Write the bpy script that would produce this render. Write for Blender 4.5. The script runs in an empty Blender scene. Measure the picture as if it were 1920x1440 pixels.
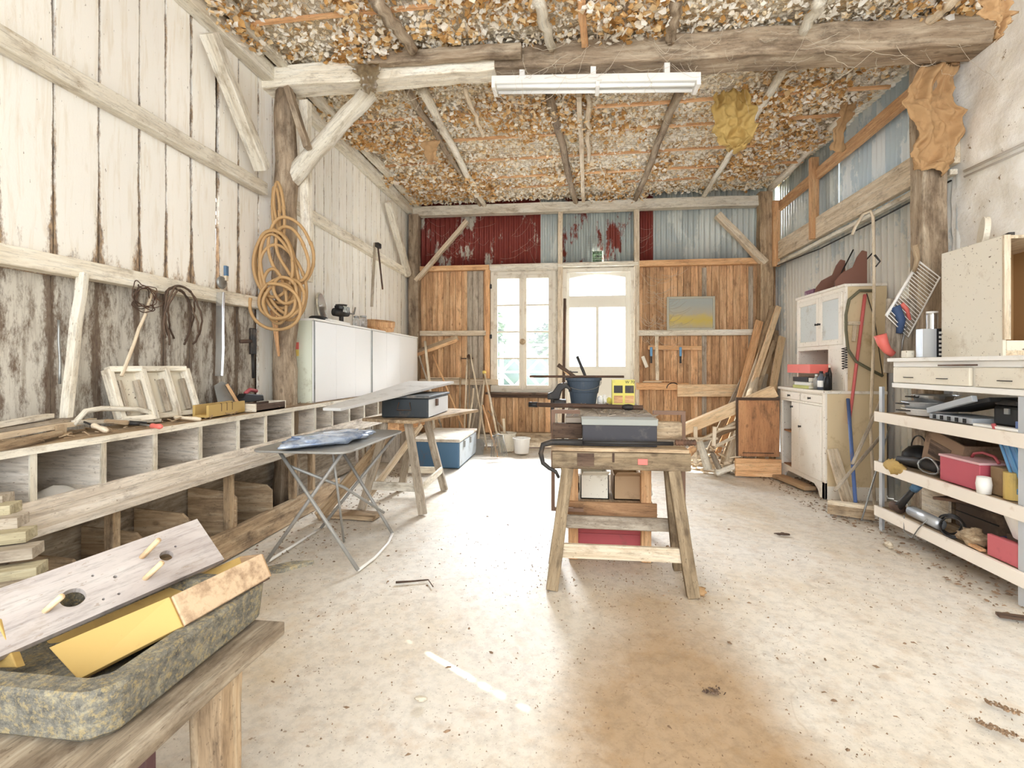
import bpy, math, random
from mathutils import Vector as V, Matrix, noise as NZ
random.seed(7)
S = bpy.context.scene; COL = S.collection
# ---------------------------------------------------------------- camera, sky, sun, exposure
FP = 930.0; TH = math.atan(115/FP); CT, ST = math.cos(TH), math.sin(TH)
cd = bpy.data.cameras.new('camera'); cam = bpy.data.objects.new('camera', cd); COL.objects.link(cam)
cam.location = (0, 0, 1.2); cam.rotation_euler = (math.pi/2, 0, TH)
cd.sensor_width = 36; cd.lens = 36*FP/1920; cd.shift_y = -35/1920; cd.clip_start = .05
S.camera = cam
w = bpy.data.worlds.new('sky'); S.world = w; w.use_nodes = True
bg = w.node_tree.nodes['Background']; bg.inputs[0].default_value = (.86, .93, 1, 1); bg.inputs[1].default_value = 1.35
sd = bpy.data.lights.new('sun', 'SUN'); sun = bpy.data.objects.new('sun', sd); COL.objects.link(sun)
sd.energy = 9; sd.angle = .009; sd.color = (1, .95, .86)
sun.rotation_euler = V((-.842*.78, .54*.78, .66)).to_track_quat('Z', 'Y').to_euler()
def area(name, loc, target, sx, sy, e, col):
    l = bpy.data.lights.new(name, 'AREA'); l.shape = 'RECTANGLE'; l.size = sx; l.size_y = sy; l.energy = e; l.color = col
    o = bpy.data.objects.new(name, l); COL.objects.link(o); o.location = loc
    o.rotation_euler = (V(target)-V(loc)).to_track_quat('-Z', 'Y').to_euler(); return o
area('added_fill_behind_camera', (.2, -2.2, 2.0), (.2, 3, 1.6), 5.0, 3.4, 75, (.93, .96, 1))  # unseen lamp added behind the camera, standing in for daylight from the open side
area('added_sky_fill_over_yard', (-.2, 12.5, 5.0), (-.1, 5, .5), 7.0, 2.6, 5200, (.88, .94, 1))  # lamp added outdoors above the window view, standing in for a bright sky
S.view_settings.view_transform = 'Standard'; S.view_settings.look = 'None'
S.view_settings.exposure = 1.2; S.view_settings.gamma = 1; S.view_settings.use_curve_mapping = False
S.cycles.use_denoising = True; S.cycles.max_bounces = 10; S.cycles.diffuse_bounces = 6
S.cycles.transparent_max_bounces = 12; S.cycles.sample_clamp_indirect = 6; S.cycles.caustics_reflective = False; S.cycles.caustics_refractive = False

def at(px, py, x=None, y=None, z=None):
    u = (px-960)/FP; v = (685-py)/FP
    d = (CT*u-ST, ST*u+CT, v)
    t = x/d[0] if x is not None else y/d[1] if y is not None else (z-1.2)/d[2]
    return V((d[0]*t, d[1]*t, 1.2+d[2]*t))
def hx(s):
    s = s.lstrip('#'); o = []
    for i in (0, 2, 4):
        c = int(s[i:i+2], 16)/255; o.append(c/12.92 if c <= .04045 else ((c+.055)/1.055)**2.4)
    return (*o, 1)
rnd = random.random
def ru(a, b): return a+(b-a)*rnd()
# ---------------------------------------------------------------- mesh builder
PM = {}
class MB:
    def __init__(s): s.v = []; s.f = []; s.g = []; s.r = []; s.q = 0
    def add(s, vs, fs, gs, rr=None):
        b = len(s.v); s.v += [V(p) for p in vs]; s.f += [tuple(b+i for i in f) for f in fs]
        o = V((ru(0, 40), ru(0, 40), ru(0, 40))); k = rnd() if rr is None else rr
        s.g += [V(g)+o for g in gs]
        if len(s.r) < b: s.r += [(.5, 0, .5)]*(b-len(s.r))
        s.r += [(k, 0, .5)]*len(vs); return b
    def loft(s, rings, gs, cap=True, closed=True, k=None, rn=None):
        n = len(rings[0]); vs = [p for r in rings for p in r]; fs = []
        for i in range(len(rings)-1):
            for j in range(n if closed else n-1):
                a = i*n+j; b = i*n+(j+1) % n; fs.append((a, b, b+n, a+n))
        if cap and closed:
            fs.append(tuple(range(n-1, -1, -1))); fs.append(tuple((len(rings)-1)*n+j for j in range(n)))
        b = s.add(vs, fs, gs, k)
        if rn:
            for i, q in enumerate(rn): s.r[b+i] = (s.r[b+i][0], *q)
        return s
    def plank(s, p0, p1, w, t, ref=(0, 0, 1), n=1, j=0, roll=0, w1=None, k=None, t1=None):
        # w is across (dir x ref), t along ref-ish
        p0, p1 = V(p0), V(p1); d = p1-p0; L = d.length; d.normalize(); ref = V(ref)
        if abs(d.dot(ref)) > .97: ref = V((0, 1, 0)) if abs(d.y) < .9 else V((1, 0, 0))
        a = d.cross(ref).normalized(); b = a.cross(d).normalized()
        if roll:
            m = Matrix.Rotation(roll, 3, d); a = m @ a; b = m @ b
        rings = []; gs = []; rn = []
        for i in range(n+1):
            f = i/n; c = p0+d*(L*f); ww = w+((w1 or w)-w)*f; tt = t+((t1 or t)-t)*f
            if j and n > 1: c = c+a*ru(-j, j)+b*ru(-j, j)*.6; ww *= 1+ru(-j, j)/w*.7
            r = []
            for sx, sy in ((-1, -1), (1, -1), (1, 1), (-1, 1)):
                r.append(c+a*(sx*ww/2)+b*(sy*tt/2)); gs.append((L*f, sx*ww/2, sy*tt/2)); rn.append((sx, f))
            rings.append(r)
        return s.loft(rings, gs, k=k, rn=rn)
    def box(s, c, sz, rz=0, R=None, k=None):
        c = V(c); M = R or Matrix.Rotation(rz, 3, 'Z'); x, y, z = sz; ax = max(range(3), key=lambda i: sz[i])
        h = V(sz)/2; e = [V((1, 0, 0)), V((0, 1, 0)), V((0, 0, 1))]
        d = e[ax]; ref = e[2] if ax != 2 else e[1]; a = d.cross(ref)
        w_ = abs(a.dot(V(sz))); t_ = abs(ref.dot(V(sz)))
        p0 = M @ (-d*h[ax]); p1 = M @ (d*h[ax])
        return s.plank(c+p0, c+p1, w_, t_, ref=M @ ref, k=k) if abs((M @ ref).dot((p1-p0).normalized())) < .97 else s
    def bb(s, x0, x1, y0, y1, z0, z1, k=None): return s.box(((x0+x1)/2, (y0+y1)/2, (z0+z1)/2), (abs(x1-x0), abs(y1-y0), abs(z1-z0)), k=k)
    def tube(s, pts, r, seg=8, r1=None, j=0, cap=True):
        pts = [V(p) for p in pts]; rings = []; gs = []; L = 0; N = len(pts)
        pa = None
        for i, p in enumerate(pts):
            d = (pts[min(i+1, N-1)]-pts[max(i-1, 0)]).normalized()
            if pa is None:
                ref = V((0, 0, 1)) if abs(d.z) < .9 else V((0, 1, 0)); a = d.cross(ref).normalized()
            else: a = (pa-d*pa.dot(d)).normalized()
            pa = a; b = d.cross(a)
            if i: L += (p-pts[i-1]).length
            rr = r+((r1 if r1 is not None else r)-r)*i/max(1, N-1)
            q = []
            for k in range(seg):
                an = 2*math.pi*k/seg; rk = rr*(1+ru(-j, j)) if j else rr
                q.append(p+(a*math.cos(an)+b*math.sin(an))*rk); gs.append((L, math.cos(an)*rr, math.sin(an)*rr))
            rings.append(q)
        return s.loft(rings, gs, cap=cap)
    def pole(s, p0, p1, r0, r1=None, n=8, j=.0, seg=10, rj=.06):
        p0, p1 = V(p0), V(p1); pts = []
        for i in range(n+1):
            p = p0.lerp(p1, i/n)
            if 0 < i < n: p = p+V((ru(-j, j), ru(-j, j), ru(-j, j)))
            pts.append(p)
        return s.tube(pts, r0, seg, r1, rj)
    def lathe(s, prof, c, ax=(0, 0, 1), seg=24, cap=True, sx=1, sy=1):
        q = V(ax).normalized().to_track_quat('Z', 'Y'); c = V(c); rings = []; gs = []
        for r, z in prof:
            ring = []
            for k in range(seg):
                an = 2*math.pi*k/seg; p = V((r*math.cos(an)*sx, r*math.sin(an)*sy, z)); ring.append(c+(q @ p)); gs.append((z, an*max(r, .02), r))
            rings.append(ring)
        return s.loft(rings, gs, cap=cap)
    def prism(s, pts, t, o=(0, 0, 0), ux=(1, 0, 0), uy=(0, 0, 1)):
        o, ux, uy = V(o), V(ux).normalized(), V(uy).normalized(); n = ux.cross(uy)
        r0 = [o+ux*x+uy*y-n*(t/2) for x, y in pts]; r1 = [p+n*t for p in r0]
        gs = [(x, y, 0) for x, y in pts]+[(x, y, t) for x, y in pts]
        return s.loft([r0, r1], gs)
    def grid(s, fn, nu, nv, g=None, th=0, k=None):
        vs = []; gs = []
        for i in range(nu+1):
            for j in range(nv+1):
                p = V(fn(i/nu, j/nv)); vs.append(p); gs.append(g(i/nu, j/nv) if g else tuple(p))
        m = nv+1; fs = [(i*m+j, i*m+j+1, (i+1)*m+j+1, (i+1)*m+j) for i in range(nu) for j in range(nv)]
        s.add(vs, fs, gs, k); return s
    def sphere(s, c, r, seg=16, sc=(1, 1, 1), j=0, R=None):
        c = V(c); rings = []; gs = []; n = seg//2
        for i in range(n+1):
            a = math.pi*(i/n*.98+.01); ring = []
            for k in range(seg):
                b = 2*math.pi*k/seg; p = V((math.sin(a)*math.cos(b)*sc[0], math.sin(a)*math.sin(b)*sc[1], math.cos(a)*sc[2]))
                if j: p = p*(1+j*NZ.noise(p*2.3+c*7)+j*.5*NZ.noise(p*6+c))
                p = p*r
                if R: p = R @ p
                ring.append(c+p); gs.append(tuple(p))
            rings.append(ring)
        return s.loft(rings, gs)
    def build(s, name, mat, parent=None, label=None, cat=None, group=None, kind=None, bev=0, smooth=False, solid=0, keep=False):
        me = bpy.data.meshes.new(name)
        if parent is not None: Mi = PM[parent.name].inverted(); base = None
        else:
            xs = [p.x for p in s.v]; ys = [p.y for p in s.v]; zs = [p.z for p in s.v]
            base = V(((min(xs)+max(xs))/2, (min(ys)+max(ys))/2, min(zs))); Mi = Matrix.Translation(-base)
        me.from_pydata([Mi @ p for p in s.v], [], s.f)
        a = me.attributes.new('gr', 'FLOAT_VECTOR', 'POINT'); a.data.foreach_set('vector', [c for g in s.g for c in g])
        a = me.attributes.new('rn', 'FLOAT_VECTOR', 'POINT'); a.data.foreach_set('vector', [c for g in s.r for c in g])
        import bmesh
        bm = bmesh.new(); bm.from_mesh(me); bmesh.ops.recalc_face_normals(bm, faces=bm.faces) if not keep else None; bm.to_mesh(me); bm.free()
        me.materials.append(mat)
        if smooth: me.polygons.foreach_set('use_smooth', [True]*len(me.polygons))
        o = bpy.data.objects.new(name, me); COL.objects.link(o)
        if smooth and smooth != 2:
            pass
        if solid: md = o.modifiers.new('s', 'SOLIDIFY'); md.thickness = solid; md.offset = 0
        if bev: md = o.modifiers.new('b', 'BEVEL'); md.width = bev; md.segments = 2; md.limit_method = 'ANGLE'; md.angle_limit = .6
        if parent is not None: o.parent = parent; PM[o.name] = PM[parent.name].copy()
        else: o.location = base; PM[o.name] = Matrix.Translation(base)
        tag(o, label, cat, group, kind); return o
def tag(o, label=None, cat=None, group=None, kind=None):
    for k, v in (('label', label), ('category', cat), ('group', group), ('kind', kind)):
        if v: o[k] = v
def T(name, label, cat, loc, group=None, kind=None):
    o = bpy.data.objects.new(name, None); COL.objects.link(o); o.location = loc; o.empty_display_size = .1
    PM[o.name] = Matrix.Translation(V(loc)); tag(o, label, cat, group, kind); return o
def smooth_by_angle(o, ang=.7):
    me = o.data; me.polygons.foreach_set('use_smooth', [True]*len(me.polygons))
    try: me.set_sharp_from_angle(angle=ang)
    except Exception: pass
# ---------------------------------------------------------------- materials
class N:
    def __init__(s, name):
        s.m = bpy.data.materials.new(name); s.m.use_nodes = True; s.t = s.m.node_tree; s.b = s.t.nodes['Principled BSDF']; s.out = s.t.nodes['Material Output']
    def n(s, ty, **kw):
        o = s.t.nodes.new('ShaderNode'+ty)
        for k, v in kw.items(): setattr(o, k, v)
        return o
    def l(s, a, b): s.t.links.new(a, b)
    def coord(s, kind='gr', scale=(1, 1, 1)):
        mp = s.n('Mapping'); mp.inputs['Scale'].default_value = scale
        if kind in ('gr', 'rn'): a = s.n('Attribute', attribute_name=kind); s.l(a.outputs['Vector'], mp.inputs[0])
        else: a = s.n('TexCoord'); s.l(a.outputs['Object'], mp.inputs[0])
        return mp.outputs[0]
    def noise(s, co, sc, det=5, ro=.6, dist=0):
        o = s.n('TexNoise'); o.inputs['Scale'].default_value = sc; o.inputs['Detail'].default_value = det; o.inputs['Roughness'].default_value = ro; o.inputs['Distortion'].default_value = dist
        s.l(co, o.inputs['Vector']); return o.outputs['Fac']
    def ramp(s, fac, stops):
        o = s.n('ValToRGB'); e = o.color_ramp.elements
        while len(e) < len(stops): e.new(.5)
        for i, (p, c) in enumerate(stops): e[i].position = p; e[i].color = hx(c) if isinstance(c, str) else (c, c, c, 1)
        s.l(fac, o.inputs[0]); return o.outputs[0]
    def mix(s, fac, a, b, mode='MIX'):
        o = s.n('Mix', data_type='RGBA', blend_type=mode)
        for i, v in ((0, fac), (6, a), (7, b)):
            if isinstance(v, (int, float)): o.inputs[i].default_value = v
            elif isinstance(v, str): o.inputs[i].default_value = hx(v)
            elif isinstance(v, tuple): o.inputs[i].default_value = v
            else: s.l(v, o.inputs[i])
        return o.outputs[2]
    def math(s, op, a, b=None, clamp=False):
        o = s.n('Math', operation=op, use_clamp=clamp)
        for i, v in enumerate((a, b)):
            if v is None: continue
            if isinstance(v, (int, float)): o.inputs[i].default_value = v
            else: s.l(v, o.inputs[i])
        return o.outputs[0]
    def rn(s):
        a = s.n('Attribute', attribute_name='rn'); x = s.n('SeparateXYZ'); s.l(a.outputs['Vector'], x.inputs[0]); return x.outputs
    def hv(s, col, amt):
        h = s.n('HueSaturation'); h.inputs['Saturation'].default_value = .84; s.l(col, h.inputs['Color']); r = s.rn()[0]
        v = s.math('MULTIPLY_ADD', r, amt); v.node.inputs[2].default_value = 1-amt/2; s.l(v, h.inputs['Value']); return h.outputs[0]
    def fin(s, col, rough=.8, metal=0, bump=None, bs=.3, bd=.004, spec=.3):
        if isinstance(col, str): s.b.inputs['Base Color'].default_value = hx(col)
        else: s.l(col, s.b.inputs['Base Color'])
        s.b.inputs['Roughness'].default_value = rough; s.b.inputs['Metallic'].default_value = metal; s.b.inputs['Specular IOR Level'].default_value = spec
        if bump is not None:
            o = s.n('Bump'); o.inputs['Strength'].default_value = bs; o.inputs['Distance'].default_value = bd; s.l(bump, o.inputs['Height']); s.l(o.outputs[0], s.b.inputs['Normal'])
        return s.m
MC = {}
def wood(name, c, st=(1.3, 16, 16), ns=1.6, rough=.85, dirt=.25, dc='#5a4632', hv=.25, bs=.4, knots=True):
    if name in MC: return MC[name]
    m = N(name); co = m.coord('gr', st); f = m.noise(co, ns, 6, .65, .6)
    col = m.ramp(f, [(.25, c[0]), (.5, c[1]), (.75, c[2])])
    co2 = m.coord('gr', (1, 2.2, 2.2)); d = m.noise(co2, 4, 6, .7)
    if knots:
        co3 = m.coord('gr', (1, 1.6, 1.6)); vo = m.n('TexVoronoi'); vo.inputs['Scale'].default_value = 4.2; m.l(co3, vo.inputs['Vector'])
        kn = m.ramp(vo.outputs['Distance'], [(.05, .7), (.11, .0)]); col = m.mix(kn, col, c[0])
    dm = m.ramp(d, [(.62-dirt*.4, .0), (.8-dirt*.3, .85)]); col = m.mix(dm, col, dc)
    fn = m.noise(m.coord('gr', (3, 30, 30)), 3, 4, .75); col = m.mix(1., col, m.ramp(fn, [(.3, .62), (.5, .98), (.7, 1.)]), 'MULTIPLY')
    sp = m.noise(co2, 38, 3, .7); col = m.mix(m.ramp(sp, [(.63, .0), (.69, .6)]), col, dc)
    col = m.hv(col, hv); MC[name] = m.fin(col, rough, 0, f, bs); return MC[name]
def paint(name, c, dirt=.3, dc='#8a6f4e', rough=.6, metal=0, ns=7, hv=.06, spots=None, bs=.15):
    if name in MC: return MC[name]
    m = N(name); co = m.coord('gr'); f = m.noise(co, ns, 7, .7)
    col = m.mix(m.ramp(f, [(.66-dirt*.35, .0), (.86-dirt*.3, .9)]), c, dc)
    if spots:
        g = m.noise(co, 60, 3, .6); col = m.mix(m.ramp(g, [(.66, .0), (.7, 1.)]), col, spots)
    col = m.hv(col, hv); MC[name] = m.fin(col, rough, metal, f, bs, .002); return MC[name]
pine = wood('fresh_pine', ('#cd9c62', '#ecc68f', '#f7dfb6'), dirt=.12, dc='#b08050')
pale = wood('pale_wood', ('#b79a74', '#dcc7a5', '#efe3cc'), dirt=.2, dc='#8d7355')
orange = wood('orange_wood', ('#b07438', '#dba05c', '#f0c488'), dirt=.1, dc='#8a5a30')
grey = wood('weathered_grey_wood', ('#6f6050', '#a3937d', '#cabda8'), dirt=.35)
bark = wood('old_beam_wood', ('#6e5a45', '#a48c6e', '#cdbb9e'), st=(1, 9, 9), dirt=.35, dc='#5d4832', bs=.7)
whit = wood('whitewashed_timber', ('#c2b091', '#e6dcc6', '#f4efe2'), st=(1, 9, 9), dirt=.22, dc='#8f7650', bs=.5)
dusty = wood('dusty_brown_wood', ('#7d6244', '#b3946b', '#d3bd98'), dirt=.3)
dark = wood('dark_brown_wood', ('#3a2a1e', '#5d4533', '#7d6650'), dirt=.2, dc='#2a2018')
backw = wood('back_wall_boards', ('#94622f', '#d19b5e', '#ecc48e'), st=(1, 12, 12), dirt=.18, dc='#6b4322', hv=.5)
greyb = wood('grey_back_board', ('#8a7a64', '#b0a089', '#cfc2ac'), dirt=.2)
binw = wood('bin_boards', ('#b09c84', '#dccfbc', '#f2eade'), dirt=.22, dc='#7a6248', hv=.2)
steel = paint('dull_steel', '#9a9a96', .35, '#6b5f52', .45, .7)
rust = paint('rusty_iron', '#5c4638', .5, '#8a5c3c', .7, .5)
iron = paint('dark_iron', '#3b3836', .35, '#6e5b48', .55, .5)
black = paint('black_plastic', '#1e1d1e', .2, '#4a4238', .45)
cream = paint('cream_paint', '#e4dbc6', .25, '#a88d66', .6, spots='#6b5438')
whitep = paint('white_paint', '#eeebe4', .12, '#bfae92', .5)
red = paint('red_paint', '#b02a33', .15, '#7c4a3a', .5)
redor = paint('orange_red_plastic', '#e2482b', .1, '#a06040', .45)
blue = paint('blue_paint', '#3f6f94', .3, '#7e6a56', .5)
sky_b = paint('bright_blue_plastic', '#3f8fc4', .1, '#6a7a80', .4)
card = paint('cardboard', '#b28d60', .3, '#7f5f3c', .9)
paper = paint('brown_paper', '#b98c50', .35, '#8c6636', .9)
web = paint('cobweb', '#d9cbb2', .2, '#b7a384', .95)
chrome = paint('bright_metal', '#d5d8da', .1, '#8f8a82', .25, .9)
olive = paint('mustard_paint', '#c09a3a', .3, '#8c6a2c', .7)
# whitewashed boards of the left wall: dirt creeps in from the joints and the foot
def board_mat(name, base, mid, dc, edge, foot, dens):
    m = N(name); co = m.coord('gr', (1.2, 13, 13)); f = m.noise(co, 2, 6, .7, .4)
    col = m.ramp(f, [(.25, mid), (.5, base), (.8, base)])
    c2 = m.coord('gr', (.55, 1.5, 1.5)); n2 = m.noise(c2, 9, 8, .8); n3 = m.noise(c2, 45, 3, .6)
    r = m.rn(); e = m.math('POWER', m.math('ABSOLUTE', r[1]), 7); ft = m.math('POWER', m.math('SUBTRACT', 1, r[2]), 9)
    a = m.math('ADD', m.math('MULTIPLY', e, edge), m.math('MULTIPLY', ft, foot))
    a = m.math('ADD', a, n2); a = m.ramp(a, [(.78-dens, .0), (.92-dens, .9)]); 
    col = m.mix(a, col, m.ramp(n3, [(.35, '#5b3f28'), (.6, dc)]))
    col = m.mix(m.ramp(n3, [(.70, .0), (.73, .8)]), col, '#6e5335'); col = m.hv(col, .12)
    return m.fin(col, .9, 0, n2, .4)
wbd = board_mat('whitewashed_boards', '#f4efe4', '#e2d5bc', '#a9834f', .33, .45, .0)
lbd = board_mat('peeling_boards', '#cfc8b8', '#8c7d69', '#75604a', .35, .2, .31)
def plaster():
    m = N('rough_plaster'); co = m.coord('obj'); f = m.noise(co, 5, 8, .75); g = m.noise(co, 30, 5, .7)
    col = m.ramp(f, [(.3, '#ece5d6'), (.6, '#fbf8f1')]); h = m.noise(co, 14, 6, .75)
    col = m.mix(m.ramp(h, [(.63, .0), (.66, 1.)]), col, '#8d7552'); return m.fin(col, .95, 0, f, .6, .02)
plas = plaster()
def corr(name, a, b, th, dirt, dc='#7b6c52'):
    m = N(name); co = m.coord('gr', (1, 1, .35)); f = m.noise(co, 3.2, 8, .7); g = m.noise(co, 12, 5, .7)
    col = m.mix(m.ramp(f, [(th-.015, .0), (th+.015, 1.)]), a, b)
    col = m.mix(m.ramp(g, [(.68-dirt, .0), (.86-dirt, .8)]), col, dc); return m.fin(col, .5, .25, g, .1)
c_grey = corr('galvanised_sheet', '#b4bbb8', '#cdd1cb', .5, .02)
c_red = corr('rusty_painted_sheet', '#7d3830', '#bfb9ab', .6, .05)
c_mix = corr('half_rusted_sheet', '#a3aaa6', '#7a3a30', .55, .03)
c_whi = corr('whitewashed_sheet', '#f4f2ea', '#dadfdd', .55, .0, '#a38f6a')
c_blu = corr('bluish_sheet', '#c3d0d6', '#e2e7e7', .5, -.02)
def floor_mat():
    m = N('dusty_concrete'); co = m.coord('obj'); f = m.noise(co, .9, 9, .68); g = m.noise(co, 7, 8, .75); h = m.noise(co, 42, 4, .65)
    col = m.ramp(f, [(.3, '#c9b595'), (.45, '#d9cfbf'), (.7, '#e4dfd6')])
    col = m.mix(m.ramp(g, [(.5, .0), (.75, .7)]), col, '#c2a98a')
    # ochre sawdust tint that also paints in the brown shade before the bench
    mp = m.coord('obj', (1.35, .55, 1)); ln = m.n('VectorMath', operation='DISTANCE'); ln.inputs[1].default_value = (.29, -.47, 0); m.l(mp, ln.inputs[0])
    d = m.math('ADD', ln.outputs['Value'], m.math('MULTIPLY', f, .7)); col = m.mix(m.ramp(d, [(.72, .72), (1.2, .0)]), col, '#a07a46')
    col = m.mix(m.ramp(h, [(.64, .0), (.70, .75)]), col, '#8c6f52'); h2 = m.noise(co, 110, 3, .7); col = m.mix(m.ramp(h2, [(.66, .0), (.7, .8)]), col, '#5f4a38')
    g2 = m.noise(co, 18, 6, .8); col = m.mix(1., col, m.ramp(g2, [(.35, .8), (.55, 1.)]), 'MULTIPLY')
    vo = m.n('TexVoronoi', feature='DISTANCE_TO_EDGE'); vo.inputs['Scale'].default_value = .42
    wv = m.n('VectorMath', operation='ADD'); m.l(co, wv.inputs[0]); nz = m.n('TexNoise'); nz.inputs['Scale'].default_value = 3; m.l(co, nz.inputs['Vector']); m.l(nz.outputs['Color'], wv.inputs[1])
    m.l(wv.outputs[0], vo.inputs['Vector']); col = m.mix(m.ramp(vo.outputs['Distance'], [(.0, .2), (.0015, .0)]), col, '#8a7458')
    return m.fin(col, .58, 0, g, .25, .008, .45)
def leafm(name, tr=.25):
    m = N(name); r = m.rn(); col = m.ramp(r[0], [(.0, '#b88a50'), (.12, '#d8ab6c'), (.3, '#edd09e'), (.42, '#f6e6c6'), (.5, '#f7efdf'), (1., '#fdfaf2')])
    t = m.n('BsdfTranslucent'); m.l(col, t.inputs[0]); mx = m.n('MixShader'); mx.inputs[0].default_value = tr
    m.fin(col, .9); m.l(m.b.outputs[0], mx.inputs[1]); m.l(t.outputs[0], mx.inputs[2]); m.l(mx.outputs[0], m.out.inputs[0]); return m.m
flk = leafm('straw_flakes')
def ceil_mat():
    m = N('torn_insulation'); co = m.coord('obj'); f = m.noise(co, 2.2, 8, .72); g = m.noise(co, 22, 5, .7)
    vo = m.n('TexVoronoi'); vo.inputs['Scale'].default_value = 24; m.l(co, vo.inputs['Vector'])
    col = m.ramp(f, [(.4, '#faf6ec'), (.52, '#f4e8d0'), (.62, '#d9b47e')])
    col = m.mix(m.ramp(g, [(.58, .0), (.7, .7)]), col, '#c39a62')
    return m.fin(col, .95, 0, vo.outputs['Distance'], .9, .03)
def glassm(name, haze, col='#eef3fa', ns=6):
    m = N(name); co = m.coord('obj'); f = m.noise(co, ns, 6, .75)
    tp = m.n('BsdfTransparent'); tl = m.n('BsdfTranslucent'); tl.inputs[0].default_value = hx(col); gl = m.n('BsdfGlossy'); gl.inputs['Roughness'].default_value = .15
    mx = m.n('MixShader'); m.l(m.ramp(f, [(.35, haze*.5), (.7, min(1, haze*1.6))]), mx.inputs[0]); m.l(tp.outputs[0], mx.inputs[1]); m.l(tl.outputs[0], mx.inputs[2])
    m2 = m.n('MixShader'); m2.inputs[0].default_value = .06; m.l(mx.outputs[0], m2.inputs[1]); m.l(gl.outputs[0], m2.inputs[2]); m.l(m2.outputs[0], m.out.inputs[0]); return m.m
gauze = glassm('gauze', .9, '#cbbda4', 12); gl_clear = glassm('dusty_glass', .004); gl_frost = glassm('frosted_glass', .5, '#e6edf8', 30); plastic_film = glassm('clear_plastic', .25)
# ================================================================ THE SETTING
YB = 7.4; XL = -2.53; XR = 2.83; ZC = 3.70; YF = -1.6
def Xb(px, y=YB): return at(px, 685, y=y).x
def Zb(px, py, y=YB): return at(px, py, y=y).z
def Yl(px, x): return at(px, 685, x=x).y
# floor
mb = MB()
def ff(u, v):
    x = -2.9+6.1*u; y = YF-.6+9.4*v; return (x, y, .012*NZ.noise(V((x*.9, y*.9, 3)))+.004*NZ.noise(V((x*5, y*5, 1)))-.006)
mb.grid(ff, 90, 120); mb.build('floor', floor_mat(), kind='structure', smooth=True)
# left wall
mb = MB(); ys = [Yl(p, XL) for p in (97, 182, 258, 308, 355, 405, 445, 482)]
e = [ys[0]-.24*k for k in range(15, 0, -1)]+ys; e = [y for y in e if y > YF]
for a, b in zip(e, e[1:]):
    slit = abs(b-ys[5]) < .01 or abs(a-ys[5]) < .01
    g = .012 if not slit else .03
    jz = ru(-.03, .02)
    mb.plank((XL, (a+b)/2, 1.66+jz), (XL+ru(-.006, .006), (a+b)/2, ZC+.1), b-a-g, .022, ref=(1, 0, 0), n=8, j=.0025)
y = ys[-1]; 
while y < YB:
    wd = ru(.14, .19); mb.plank((XL+ru(-.005, .005), y+wd/2, 0), (XL, y+wd/2, ZC+.1), wd-.008, .022, ref=(1, 0, 0), n=8, j=.002); y += wd
wl = mb.build('wall_left', wbd, kind='structure')
mb = MB()
for a, b in zip(e, e[1:]):
    k = ru(-.02, .03); mb.plank((XL-.02, (a+b)/2+k, 0), (XL-.02, (a+b)/2, 1.75), (b-a)*ru(.9, 1.02), .022, ref=(1, 0, 0), n=6, j=.006)
mb.build('lower_boards', lbd, wl)
mb = MB(); ysl = ys[5]
mb.bb(XL-.04, XL-.03, YF, ysl-.01, 0, ZC+.32); mb.bb(XL-.04, XL-.03, ysl+.065, YB+.1, 0, ZC+.32)
mb.bb(XL-.04, XL-.03, ysl-.02, ysl+.07, 0, 1.80); mb.bb(XL-.04, XL-.03, ysl-.02, ysl+.07, 2.41, ZC+.2)
for z, h in ((2.19, .025), (2.26, .025), (2.315, .065)): mb.bb(XL-.04, XL-.03, ysl-.02, ysl+.07, z, z+h)
mb.build('outer_cladding', dark, wl)
trn = [0]
def trim(mb, mat, bev=.006, smooth=False): trn[0] += 1; return mb.build('trim_%d' % trn[0], mat, kind='structure', bev=bev, smooth=smooth)
trim(MB().plank((XL+.05, YF, 2.63), (XL+.05, 3.72, 2.62), .075, .095, n=14, j=.008), whit)
trim(MB().plank((XL+.05, YF, 1.67), (XL+.05, 3.72, 1.69), .08, .09, n=14, j=.006), whit)
trim(MB().plank((XL+.05, 3.95, 2.63), (XL+.05, YB-.1, 2.58), .07, .1, n=10, j=.006), whit)
trim(MB().plank((XL+.07, YF, 3.60), (XL+.07, YB-.05, 3.56), .1, .12, n=16, j=.008), whit)
trim(MB().plank((XL+.21, YF, 3.66), (XL+.19, YB-.05, 3.63), .09, .06, n=16, j=.008), whit)
# back wall
wb = T('wall_back', None, None, (0, YB, 0), kind='structure')
xw0, xw1 = Xb(916), Xb(1046); xd0, xd1 = Xb(1053), Xb(1192); zw0, zw1 = .80, 2.62
def boards(x0, x1, z0, z1, mat, nm):
    mb = MB(); x = x0
    while x < x1-.02:
        wd = min(ru(.085, .105), x1-x); mb.plank((x+wd/2, YB+.012, z0+ru(-.02, .01)), (x+wd/2, YB+.012, z1), wd-.005, .02, ref=(0, 1, 0), n=4, j=.0008); x += wd
    return mb.build(nm, mat, wb)
boards(XL, xw0-.33, .1, 2.7, backw, 'timber_boards'); boards(xw0-.08, xw0, .1, 2.7, backw, 'timber_boards')
boards(xw0-.33, xw0-.08, .1, 2.7, greyb, 'timber_boards'); boards(xw0, xw1, .1, zw0, pine if False else backw, 'timber_boards')
boards(xd1, XR+.06, .1, 2.7, backw, 'timber_boards')
mb = MB(); mb.bb(XL-.1, xw0, YB+.03, YB+.045, -.06, 2.7); mb.bb(xd1, XR+.1, YB+.03, YB+.045, -.06, 2.7); mb.bb(xw0, xw1, YB+.03, YB+.045, -.06, zw0); mb.build('outer_cladding', dark, wb)
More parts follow.
